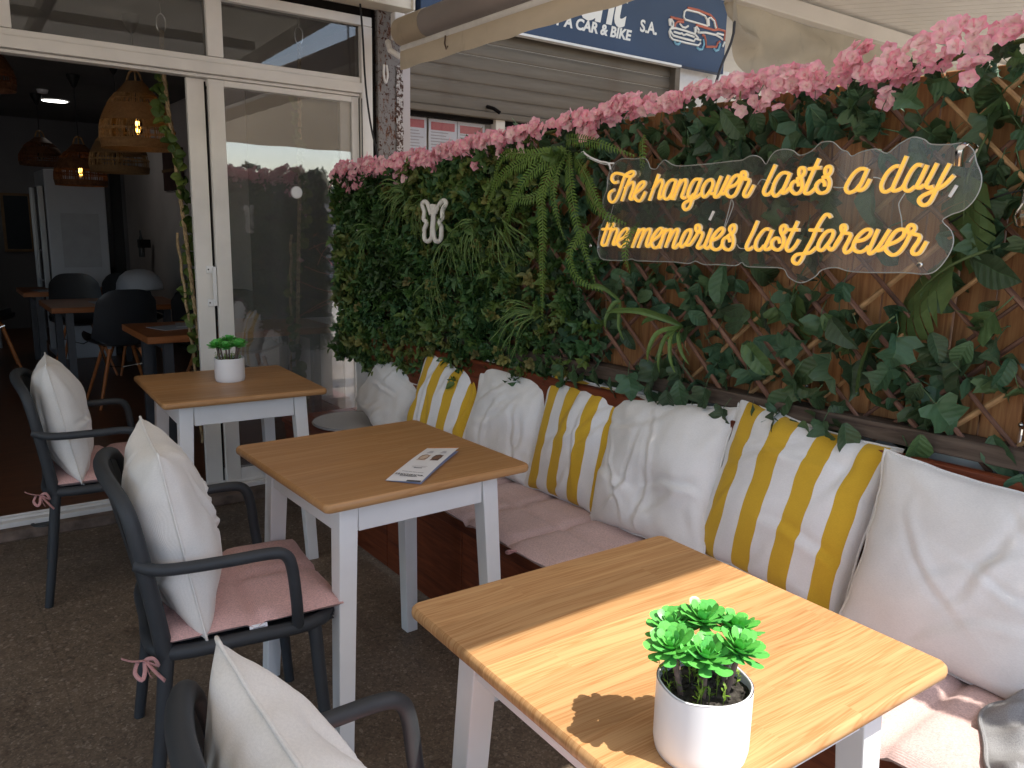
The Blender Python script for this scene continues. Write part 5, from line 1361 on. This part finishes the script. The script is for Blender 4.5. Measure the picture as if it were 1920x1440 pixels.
for i in range(46):
    a, r_c = R.uniform(0, 6.28), R.uniform(.01, .05); s_ = R.uniform(.0012, .0032)
    b.lathe([(0, 0), (s_, s_*.4), (s_*.7, s_), (0, s_*1.3)], 5, (r_c*cos(a), r_c*sin(a), Hp-.013))
tag(part('gravel_bits', b, 'soil', pot), kind='stuff')
def rleaf():
    b = MB(); n = 8
    US = [0, .2, .4, .58, .74, .87, .95, .99, 1.0]
    for side in (1, -1):
        def P(u, s):
            u = US[round(u*8)]; w_ = (.10+.20*u**.9)*(max(0, 1-u**7))**.5+.004; x = s*w_; thick = .055*sin(pi*min(1, u+.04))*(1-s*s)
            return (x, u, .36*u*u*.6+.22*x*x+side*thick*.8+.02)
        for i in range(n):
            for j in range(4):
                s0, s1 = -1+j*.5, -.5+j*.5; q = [b.vert(P(i/n, s0)), b.vert(P(i/n, s1)), b.vert(P((i+1)/n, s1)), b.vert(P((i+1)/n, s0))]; uv = [(abs(s0), i/n), (abs(s1), i/n), (abs(s1), (i+1)/n), (abs(s0), (i+1)/n)]
                if side < 0: q = q[::-1]; uv = uv[::-1]
                b.face(q, uv)
    return b.mesh('leaf', 'rosette_leaf')
rl = rleaf()
camdir = Vector((-.55, -.35, .75))
ros = [(-.013, .047, .150, (-.18, .14)), (.014, .020, .164, (-.04, -.04)), (.050, -.002, .151, (.26, -.06)), (-.048, .014, .148, (-.34, -.04)), (-.024, -.018, .143, (-.16, -.20)), (.016, -.036, .148, (.08, -.26))]
CA = 0                               # the bunch is turned so that its front row faces the camera side
for i, (x, y, z, (tx, ty)) in enumerate(ros):
    q = RZ(CA) @ Vector((x, y, z)); tl = RZ(CA) @ Vector((tx, ty, 1))
    base = RZ(CA) @ Vector((x*.66, y*.66, Hp-.02)); b = MB(); b.tube([tuple(base), tuple(base.lerp(q, .5)+Vector((0, 0, 0))), tuple(q)], [.0038, .0036, .0034], 8, sub=3); part('stem', b, 'stem_brown', pot)
    rs = tag(bpy.data.objects.new('rosette', None)); COL.objects.link(rs); rs.parent = pot
    rs.matrix_local = Matrix.Translation(q) @ Vector(tl).to_track_quat('Z', 'Y').to_matrix().to_4x4() @ RZ(R.uniform(0, 2))
    k = 0
    for ring, (n, ln, tilt) in enumerate(((7, .035, -.06), (7, .034, .18), (7, .031, .38), (6, .0255, .64), (5, .0195, .92), (4, .013, 1.2))):
        for j in range(n):
            a = 2*pi*(j+.5*(ring % 2)+R.uniform(-.08, .08))/n
            link('leaf', rl, rs, RZ(a) @ Matrix.Translation((0, .0015, ring*.0012)) @ RX(tilt+R.uniform(-.08, .08)) @ SC(ln*R.uniform(.92, 1.08)))
b = MB()
for i in range(26):
    a, r_c = R.uniform(0, 6.28), R.uniform(.018, .05); x, y = r_c*cos(a), r_c*sin(a)
    top_ = (x*1.1+R.uniform(-.006, .006), y*1.1+R.uniform(-.006, .006), Hp-.012+R.uniform(.016, .036)); b.cv = R.random(); b.tube([(x, y, Hp-.014), top_], .0006, 4)
    for j in range(7):
        t = .3+.1*j; c = Vector((x, y, Hp-.014)).lerp(Vector(top_), t); d = Vector((R.uniform(-1, 1), R.uniform(-1, 1), R.uniform(.1, 1))).normalized()*.0085; s_ = d.cross(Vector((0, 0, 1))).normalized()*.0017
        b.face([b.vert(c), b.vert(c+d*.5+s_), b.vert(c+d), b.vert(c+d*.5-s_)], [(.3, 0), (1, .5), (.3, 1), (1, .5)])
part('moss_sprig', b, 'moss_sprig', pot, sharp=None)
pot.location = (.752, .588, TH+.0005); pot.rotation_euler = (0, 0, 0); pot['label'] = 'white pot of bright green succulent rosettes in the sun on the near table'
p2 = copy_tree(pot); p2.location = (1.005, 3.345, TH+.0005); p2.rotation_euler = (0, 0, .25); p2['label'] = 'white pot of green succulent rosettes in the shade on the farthest table'

# ------------------------------------------------------------------ folded menu
mu = thing('folded_menu', 'folded white drinks menu leaflet lying on the middle table', 'menu', (1.080, 1.856, TH+.001), math.atan2(.218, .26))
L_, W_ = .325, .098
b = MB(); b.grid(lambda u, v: (L_*(u-.5), W_*(v-.5), .0008+.010*v*0+.012*(u**2)*(1-v)*0+.003*sin(pi*u)), 10, 4); part('inner_sheet', b, 'paper_blue', mu)
def cov(u, v): return (L_*(u-.5), W_*(v-.48), .0042+.010*v*(.6+.4*u)+.003*sin(pi*u))
# the fold is on the far side, the near long edge springs open a little
def cov(u, v): return (L_*(u-.5), W_*(v-.5), .0022+.0085*(1-v)*(.5+.6*u)+.003*sin(pi*u))
b = MB(); b.grid(cov, 14, 6); b.grid(lambda u, v: tuple(Vector(cov(1-u, v))-Vector((0, 0, .0006))), 14, 6); cv_ = part('cover_sheet', b, 'paper_white', mu)
def onc(u0, u1, v0, v1, mat, name, lift=.0006):
    b = MB(); b.grid(lambda u, v: tuple(Vector(cov(u0+(u1-u0)*u, v0+(v1-v0)*v))+Vector((0, 0, lift))), 8, 4); return part(name, b, mat, mu)
onc(.985, 1.0, .03, .97, 'print_orange', 'orange_edge'); onc(0.0, .03, .02, .42, 'print_black', 'black_block')
onc(.56, .73, .17, .42, 'print_brown', 'drink_picture'); onc(.56, .73, .56, .83, 'print_tan', 'drink_picture')
def cup(u0, v0, mat):
    b = MB(); pts = []
    for i in range(25):
        a = 2*pi*i/24; pts.append(tuple(Vector(cov(u0+.085*cos(a)*(1 if cos(a) > 0 else .8), v0+.13*sin(a)))+Vector((0, 0, .0012))))
    b.tube(pts[:-1], .0008, 4, closed=True); part('drink_outline', b, mat, mu)
cup(.645, .295, 'print_black'); cup(.645, .695, 'print_brown')
def mt(s, size, u, v, w=1.0, mat='print_black'):
    p = Vector(cov(u, v)); text(s, size, mu, mat, Matrix.Translation(p+Vector((0, 0, .0016))) @ RZ(radians(90)) @ RX(radians(0)), 0, 0.0002, .0001, w, 1, 'print_text', 'CENTER')
mt('HOMEMADE', .0085, .125, .5); mt('MILKSHAKES', .0155, .165, .5, .95); mt('MADE WITH ICE CREAM', .0055, .225, .5, 1, 'print_grey')
for (u, v, n) in ((.80, .29, 4), (.80, .70, 4)):
    for k in range(n):
        wv = .10*(1-.15*k); onc(u+.022*k, u+.022*k+.008, v-wv, v+wv, 'print_grey', 'print_line', .0008)
onc(.33, .345, .38, .62, 'print_black', 'logo_dots'); onc(.355, .362, .3, .42, 'print_grey', 'logo_arc'); onc(.355, .362, .58, .70, 'print_grey', 'logo_arc'); onc(.38, .386, .27, .73, 'print_grey', 'logo_arc')

# ------------------------------------------------------------------ towel
def tw_(u, v):
    x, y = (u-.5)*.40, (v-.5)*.46
    z = .022+.020*sin(u*8+2.2*nz(v*2, u, 3))*(.5+v*.5)+.026*nz(x*11, y*8, 4)+.010*nz(x*26, y*26, 8)
    e = min(u, 1-u, v, 1-v); z = z*min(1, e*9+.12)+.008
    fold = .030*math.exp(-((u-.42+.10*sin(v*5))/.055)**2)+.028*math.exp(-((u-.75+.07*sin(v*7+1))/.05)**2)
    r = 1-.25*max(0, (abs(2*u-1)**3*abs(2*v-1)**3)); x *= r; y *= r
    return (x+.015*nz(y*9, 3), y+.02*nz(x*8, 5), max(.006, z+fold*min(1, e*8)))
tl = thing('grey_towel', 'crumpled grey terry towel on the pink bench pads at the bottom right corner', 'towel', (1.625, .335, .462), .35)
b = MB(); b.grid(tw_, 90, 100); b.grid(lambda u, v: tuple(Vector(tw_(1-u, v))-Vector((0, 0, .005))), 40, 44); part('terry_cloth', b, 'terry_towel', tl)
pts = [tw_(*([(t, 0), (1, t), (1-t, 1), (0, 1-t)][q])) for q in range(4) for t in [k/16 for k in range(16)]]
b = MB(); b.tube(pts, .0045, 7, closed=True, sub=2); part('hem', b, 'terry_towel', tl)

# ------------------------------------------------------------------ inside: wicker lamps
def wicker(name, label, x, y, zt, zb, Rb, lit, cane, ceil=2.535, cup=True):
    t_ = thing('wicker_lamp', label, 'pendant lamp', (x, y, zb), 0, 'wicker pendant lamps inside the restaurant')
    H = zt-zb
    pr = [(0, .97), (.12, 1.0), (.30, .99), (.45, .93), (.58, .83), (.70, .70), (.82, .53), (.92, .36), (1.0, .24)]
    def rad(t):
        for (a, ra), (c, rc) in zip(pr, pr[1:]):
            if a <= t <= c: k = (t-a)/(c-a); return Rb*(ra+(rc-ra)*k)
        return Rb*.24
    for t0, t1 in ((0, .14), (.40, .66), (.80, 1.0)):         # tightly woven bands
        b = MB(); n = 10; b.lathe([(rad(t0+(t1-t0)*i/n), H*(t0+(t1-t0)*i/n)) for i in range(n+1)], 56); part('woven_band', b, cane, t_)
    b = MB()
    for k in range(84):                                      # open cane between the bands
        a = 2*pi*k/110+R.uniform(-.015, .015)
        for t0, t1 in ((.13, .41), (.65, .81)):
            if R.random() < .16: continue
            da = R.uniform(-.03, .03); b.tube([(rad(t0+(t1-t0)*i/3)*cos(a+da*i/3), rad(t0+(t1-t0)*i/3)*sin(a+da*i/3), H*(t0+(t1-t0)*i/3)) for i in range(4)], .0027, 4, caps=False)
    for t in (.27, .29, .73): b.tube([(rad(t)*cos(2*pi*k/40), rad(t)*sin(2*pi*k/40), H*t) for k in range(40)], .003, 5, closed=True)
    tag(part('open_cane', b, 'cane' if cane == 'cane_weave' else 'cane_dark', t_), kind='stuff')
    b = MB()
    for k in range(3): a = 2*pi*k/3+.4; b.tube([(rad(1)*cos(a), rad(1)*sin(a), H), (rad(1)*.6*cos(a), rad(1)*.6*sin(a), H+.05), (0, 0, H+.065)], .006, 6, sub=3)
    part('handle_loop', b, 'cane', t_)
    b = MB(); b.tube([(0, 0, ceil-zb), (0, 0, H*.42)], .004, 6); part('cord', b, 'black_cable', t_)
    if cup: b = MB(); b.lathe([(.008, -.10), (.02, -.085), (.048, -.02), (.05, 0)], 20, (0, 0, ceil-zb)); part('ceiling_cup', b, 'cup_black', t_)
    b = MB(); b.lathe([(0, 0), (.018, .004), (.030, .03), (.030, .055), (.016, .085), (.013, .11)], 16, (0, 0, H*.22)); part('bulb', b, 'bulb_glass', t_)
    b = MB(); b.lathe([(.016, 0), (.016, .04), (0, .045)], 14, (0, 0, H*.22+.105)); part('lamp_socket', b, 'cup_black', t_)
    if lit:
        b = MB()
        for k in range(4): a = k*pi/2; b.tube([(.006*cos(a), .006*sin(a), H*.22+.015), (.014*cos(a), .014*sin(a), H*.22+.04), (.006*cos(a), .006*sin(a), H*.22+.075)], .003, 5, sub=3)
        part('filament', b, 'bulb_filament', t_)
    return t_
simple('cane_weave_dark', (.13, .055, .025), .7, .2, .3, 40)
wicker('a', 'largest wicker pendant lamp with a glowing bulb, hanging inside the doorway', 1.10, 5.2, 2.175, 1.80, .205, True, 'cane_weave')
wicker('b', 'wicker pendant lamp without a lit bulb, partly behind the largest one', 1.275, 6.7, 2.07, 1.735, .205, False, 'cane_weave')
wicker('c', 'reddish wicker pendant lamp with a glowing bulb in front of the fridge', 1.145, 7.6, 1.99, 1.66, .20, True, 'cane_weave_dark')
wicker('d', 'unlit dark wicker pendant lamp deep in the restaurant above the fridge', 1.03, 9.0, 2.14, 1.88, .19, False, 'cane_weave_dark')
wicker('e', 'dark wicker pendant lamp cut off by the left edge of the photo', .39, 5.6, 2.36, 2.10, .16, False, 'cane_weave_dark')
dl = thing('ceiling_light', 'round white recessed light glowing in the dark restaurant ceiling', 'ceiling light', (1.235, 9.4, 2.538))
b = MB(); b.lathe([(0, -.004), (.115, -.004)], 32); part('diffuser', b, 'downlight_glow', dl); b = MB(); b.lathe([(.116, -.005), (.128, -.004), (.13, 0)], 32); part('rim', b, 'white_plastic', dl)
b = MB(); b.lathe([(0, -.03), (.04, -.03), (.05, 0)], 20); tag(part('smoke_detector', b, 'paper_white', M=T(1.05, 8.7, 2.539)), 'small white smoke detector on the dark restaurant ceiling', 'smoke detector')

# ------------------------------------------------------------------ inside: tables, chairs, fridge
def itable(label, x0, x1, y0, y1, z, papers):
    t_ = thing('restaurant_table', label, 'table', ((x0+x1)/2, (y0+y1)/2, .07), 0, 'dark wood tables inside the restaurant'); w_, d_ = x1-x0, y1-y0; z -= .07
    b = MB(); b.box((0, 0, z-.02), (w_, d_, .04)); bevel(part('tabletop', b, 'table_wood_inside', t_, smooth=False), .003)
    for sx in (-1, 1):
        for sy in (-1, 1):
            b = MB(); b.box((sx*(w_/2-.12), sy*(d_/2-.07), (z-.04)/2), (.05, .05, z-.042)); part('leg', b, 'dark_metal', t_, smooth=False)
        b = MB(); b.box((sx*(w_/2-.12), 0, z-.062), (.05, d_-.2, .04)); part('leg_brace', b, 'dark_metal', t_, smooth=False)
    for i, (px, py, a) in enumerate(papers):
        b = MB(); b.box((0, 0, 0), (.30, .21, .003)); tag(part('paper_menu', b, 'paper_grey', smooth=False, M=T(px, py, .07+z+.002+.003*i) @ RZ(a)), ('lower of two pale' if i == 0 and len(papers) > 1 else 'upper of two pale' if len(papers) > 1 else 'single pale')+' paper menus lying on the %s' % label[:label.index(',')], 'menu', 'paper menus on the restaurant tables')
itable('nearest restaurant table, just inside the doorway', .985, 2.12, 4.76, 5.46, .75, [(1.25, 5.15, .3), (1.40, 5.20, -.2)])
itable('second restaurant table, behind the tall backed black shell chair', .735, 1.66, 6.62, 7.36, .75, [(1.2, 6.95, .1)])
itable('third restaurant table, in front of the fridge', .70, 1.64, 8.10, 8.75, .75, [(.95, 8.3, .2)])
SHC = thing('shell_chair', 'x', 'chair', (0, 0, 0), 0, 'black shell chairs inside the restaurant')
def shell(u, v, off=0):
    # v 0 front edge .. 1 back top
    x = 2*u-1
    if v < .42: t = v/.42; y = -.20+.36*t; z = .445-.03*sin(pi*t)+.02*(1-t); w_ = .225+.01*sin(pi*t)
    else: t = (v-.42)/.58; y = .16+.14*t**.8; z = .43+.42*t**1.15; w_ = .225-.035*t
    rnd = 1-.12*max(0, (v-.9)/.1)**2-.10*max(0, (.08-v)/.08)**2
    cup_ = abs(x)**2.6
    return (x*w_*rnd, y-(.05*cup_ if v > .42 else 0)+off*(.0 if v < .42 else 1), z+(.055*cup_ if v < .5 else .055*cup_*(1-(v-.5)/.5))-(.05*abs(x)**4 if v > .8 else 0)*((v-.8)/.2)+off*(1 if v < .42 else 0))
b = MB(); b.grid(shell, 16, 24); b.grid(lambda u, v: shell(1-u, v, -.006), 16, 24); part('seat_shell', b, 'shell_plastic', SHC)
for sx in (-1, 1):
    for sy in (-1, 1):
        b = MB(); b.tube([(sx*.10, sy*.10, .41), (sx*.215, sy*.215, 0)], [.014, .010], 8); part('leg', b, 'chair_leg_wood', SHC)
    b = MB(); b.tube([(sx*.12, -.12, .40), (sx*.14, .13, .30), (-sx*.0, .0, .26)], .004, 5); part('wire_brace', b, 'chrome', SHC)
chs = [((1.13, 6.33), pi+.05, 'tall backed black shell chair seen from behind in the doorway, orange wooden legs'), ((1.07, 7.68), 0, 'black shell chair between the second and third restaurant tables, left of the middle'), ((1.50, 7.66), .1, 'black shell chair beside the pale dome, between the second and third tables'), ((1.40, 8.95), 0, 'black shell chair against the fridge panel, behind the third table'), ((.42, 8.25), pi/2, 'dark shell chair at the far left of the room'), ((1.62, 5.72), .15, 'black shell chair half hidden by the leafy rope, behind the nearest inside table'), ((1.78, 5.55), -.1, 'black shell chair seen through the closed glass pane')]
for i, ((x, y), rz, lb) in enumerate(chs):
    c = SHC if i == 0 else copy_tree(SHC); c.location = (x, y, .07); c.rotation_euler = (0, 0, rz); c['label'] = lb
fr = thing('display_fridge', 'tall pale grey fridge with a glass door standing in the restaurant', 'fridge', (1.22, 8.9, .07))
b = MB(); b.box((.01, 0, .88), (.50, .70, 1.76)); bevel(part('cabinet', b, 'fridge_panel', fr, smooth=False), .01)
b = MB(); b.box((-.262, -.02, .86), (.03, .62, 1.5)); part('door_glass', b, 'mirror_dark', fr, smooth=False)
for y in (-.335, -.30, .30): b = MB(); b.box((-.275, y, .86), (.045, .022 if y < -.31 else .03, 1.5)); bevel(part('door_frame', b, 'steel_frame', fr, smooth=False), .003)
b = MB(); b.tube([(-.30, -.30, .75), (-.33, -.31, .78), (-.33, -.31, 1.0), (-.30, -.30, 1.03)], .008, 8, sub=3); part('door_handle', b, 'steel_frame', fr)
b = MB(); b.box((.03, -.353, 1.12), (.32, .003, .50)); part('notice_sheet', b, 'paper_grey', fr, smooth=False)
b = MB(); b.box((1.62, 9.05, .95), (.10, .5, 1.9)); tag(part('dark_band', b, 'fridge_dark', smooth=False), 'dark narrow partition beside the fridge', 'band')  # narrow dark upright box filling the dark strip by the fridge
mi = thing('wall_mirror', 'small dark mirror in a brown frame on the back wall', 'mirror', (.98, 11.24, 0)); b = MB(); b.box((0, 0, 1.33), (.26, .02, .62)); part('mirror_glass', b, 'mirror_dark', mi, smooth=False)
for dx, dz, w_, h_ in ((-.14, 1.33, .03, .68), (.14, 1.33, .03, .68), (0, 1.655, .25, .03), (0, 1.005, .25, .03)): b = MB(); b.box((dx, -.01, dz), (w_, .03, h_)); part('frame', b, 'gold_frame', mi, smooth=False)
pc = thing('wall_picture', 'narrow dark picture hanging on the side wall behind the lamp', 'picture', (2.17, 8.8, 0)); b = MB(); b.box((0, 0, 1.9), (.02, .75, .40)); part('picture_panel', b, 'door_picture', pc, smooth=False); b = MB(); b.box((-.012, 0, 1.9), (.01, .8, .03)); part('frame_rail', b, 'gold_frame', pc, smooth=False)
dm = thing('white_dome_lid', 'pale dome shaped lid on the second table behind the chairs', 'lid', (1.60, 7.9, .77)); b = MB(); b.lathe([(.20, 0), (.195, .06), (.165, .12), (.11, .165), (.04, .185), (0, .187)], 32); part('dome', b, 'fridge_panel', dm); b = MB(); b.lathe([(.20, 0), (.207, .004), (.20, .01)], 32); part('rim', b, 'steel_frame', dm)
bo = thing('wall_bottle_holder', 'slim glass bottle in a small black wall holder above the pale dome', 'bottle', (2.05, 9.9, 1.13)); b = MB(); b.lathe([(0, -.15), (.032, -.15), (.034, .02), (.012, .09), (.012, .15)], 14); part('bottle', b, 'bottle_glass', bo); b = MB(); b.box((.03, 0, 0), (.12, .10, .09)); part('holder', b, 'cup_black', bo, smooth=False)
ct = thing('bar_counter', 'dark bar counter with bottles at the far left of the room', 'counter', (-.15, 9.9, .07)); b = MB(); b.box((0, 0, .5), (1.5, .6, 1.0)); part('front', b, 'back_wall_paint', ct, smooth=False); b = MB(); b.box((0, -.02, 1.02), (1.56, .68, .04)); part('worktop', b, 'fridge_dark', ct, smooth=False)
for i, x in enumerate((.30, .42, .53)):
    q = tag(part('counter_bottle', (lambda b: (b.lathe([(0, 0), (.036, 0), (.038, .18), (.013, .25), (.013, .31), (0, .312)], 12), b)[1])(MB()), 'bottle_glass', M=T(x-.15, 9.85+.05*i, 1.113)), ('dark bottle on the bar counter, farthest left', 'middle dark bottle on the bar counter', 'dark bottle on the bar counter, nearest the fridge')[i], 'bottle', 'bottles on the bar counter')

# ------------------------------------------------------------------ leafy ropes hanging in the shop front
def rope(label, pts, seed, split):
    rr = random.Random(seed); t_ = thing('leafy_rope', label, 'rope garland', (0, 0, 0), 0, 'jute ropes wound with artificial leaves')
    P = smooth_path([Vector(p) for p in pts], 26); n = len(P)
    for k in range(3):                                        # three twisted strands
        b = MB(); b.tube([p+Vector((cos(i*.62+k*2.1)*.0052, sin(i*.62+k*2.1)*.0052, 0)) for i, p in enumerate(P)], .0058, 6); part('rope_strand', b, 'rope_jute', t_)
    if split:
        b = MB(); q = [p+Vector((-.022-.016*sin(i*.02), .012, 0)) for i, p in enumerate(P) if i > n*.5]; b.tube([q_+Vector((cos(i*.6)*.003, sin(i*.6)*.003, 0)) for i, q_ in enumerate(q)], .007, 6); part('second_rope', b, 'rope_jute', t_)
    b = MB(); vn = [p+Vector((cos(i*.085)*.028+.006*nz(i*.2, seed), sin(i*.085)*.024, 0)) for i, p in enumerate(P) if i > 12]; b.tube(vn, .0018, 5); part('vine_stem', b, 'vine_rope_green', t_)
    lv = MB()
    def LM():
        b = MB(); n_ = 5
        for s in (-1, 1):
            for i in range(n_):
                Q = lambda u, s: (s*.44*sin(pi*min(1, .06+.94*u))**.62, u, abs(s)*.18*sin(pi*u)-.22*u*u)
                q = [b.vert(Q(i/n_, 0)), b.vert(Q(i/n_, s)), b.vert(Q((i+1)/n_, s)), b.vert(Q((i+1)/n_, 0))]; uv = [(0, i/n_), (1, i/n_), (1, (i+1)/n_), (0, (i+1)/n_)]
                if s < 0: q = q[::-1]; uv = uv[::-1]
                b.face(q, uv)
        return b.mesh('leaf', 'rope_leaf')
    me = LM()
    for i in range(8, len(vn)-2, 1):
        if rr.random() < .92:
            c = vn[i]; d = Vector((rr.gauss(0, 1), rr.gauss(-.5, .6), rr.gauss(-.1, .5))).normalized()
            link('leaf', me, t_, Matrix.Translation(c) @ Vector((rr.gauss(0, .6), -1, rr.gauss(.3, .5))).normalized().to_track_quat('Z', 'Y').to_matrix().to_4x4() @ RZ(rr.uniform(0, 6.28)) @ SC(rr.uniform(.036, .058)))
    b = MB(); t0 = P[0]; b.tube([t0+Vector((0, 0, -.01)), t0+Vector((-.018, 0, .01)), t0+Vector((-.020, 0, .055)), t0+Vector((0, 0, .075)), t0+Vector((.018, 0, .055)), t0+Vector((.017, 0, .01))], .0035, 7, closed=True, sub=4); part('carabiner', b, 'chrome', t_)
    b = MB(); b.tube([t0+Vector((0, 0, .07)), t0+Vector((0, .01, .30))], .003, 5); part('hanging_wire', b, 'chrome', t_)
    return t_
rope('jute rope wound with green leaves hanging in the open doorway', [(1.02, 4.2, 2.27), (1.018, 4.2, 2.08), (1.045, 4.2, 1.72), (1.075, 4.2, 1.35), (1.10, 4.2, 1.0), (1.125, 4.2, .60), (1.13, 4.2, .25)], 1, True)
rope('jute rope wound with leaves hanging behind the closed glass pane', [(1.665, 4.13, 2.30), (1.66, 4.13, 2.1), (1.65, 4.13, 1.7), (1.635, 4.13, 1.35), (1.62, 4.13, 1.0), (1.605, 4.13, .6), (1.60, 4.13, .3)], 2, True)
b = MB(); b.lathe([(0, 0), (.030, .002), (.032, .006), (.028, .010), (0, .011)], 28); tag(part('round_sticker', b, 'white_plastic', M=T(1.585, 4.025, 1.55) @ RX(pi/2)), 'round white disc stuck on the closed glass pane', 'disc')
# red paper flowers hanging under the roof behind the camera line, mirrored in the upper light
b = MB(); rr = random.Random(4)
for i in range(60):
    z = 2.36-rr.random()*.55; M = Matrix.Translation((1.90+rr.uniform(-.03, .03), 3.0+rr.uniform(-.03, .03), z)) @ RZ(rr.uniform(0, 6)) @ RX(rr.uniform(0, 3)); b.add(flB[rr.randrange(6)], M @ SC(1.2), rr.random())
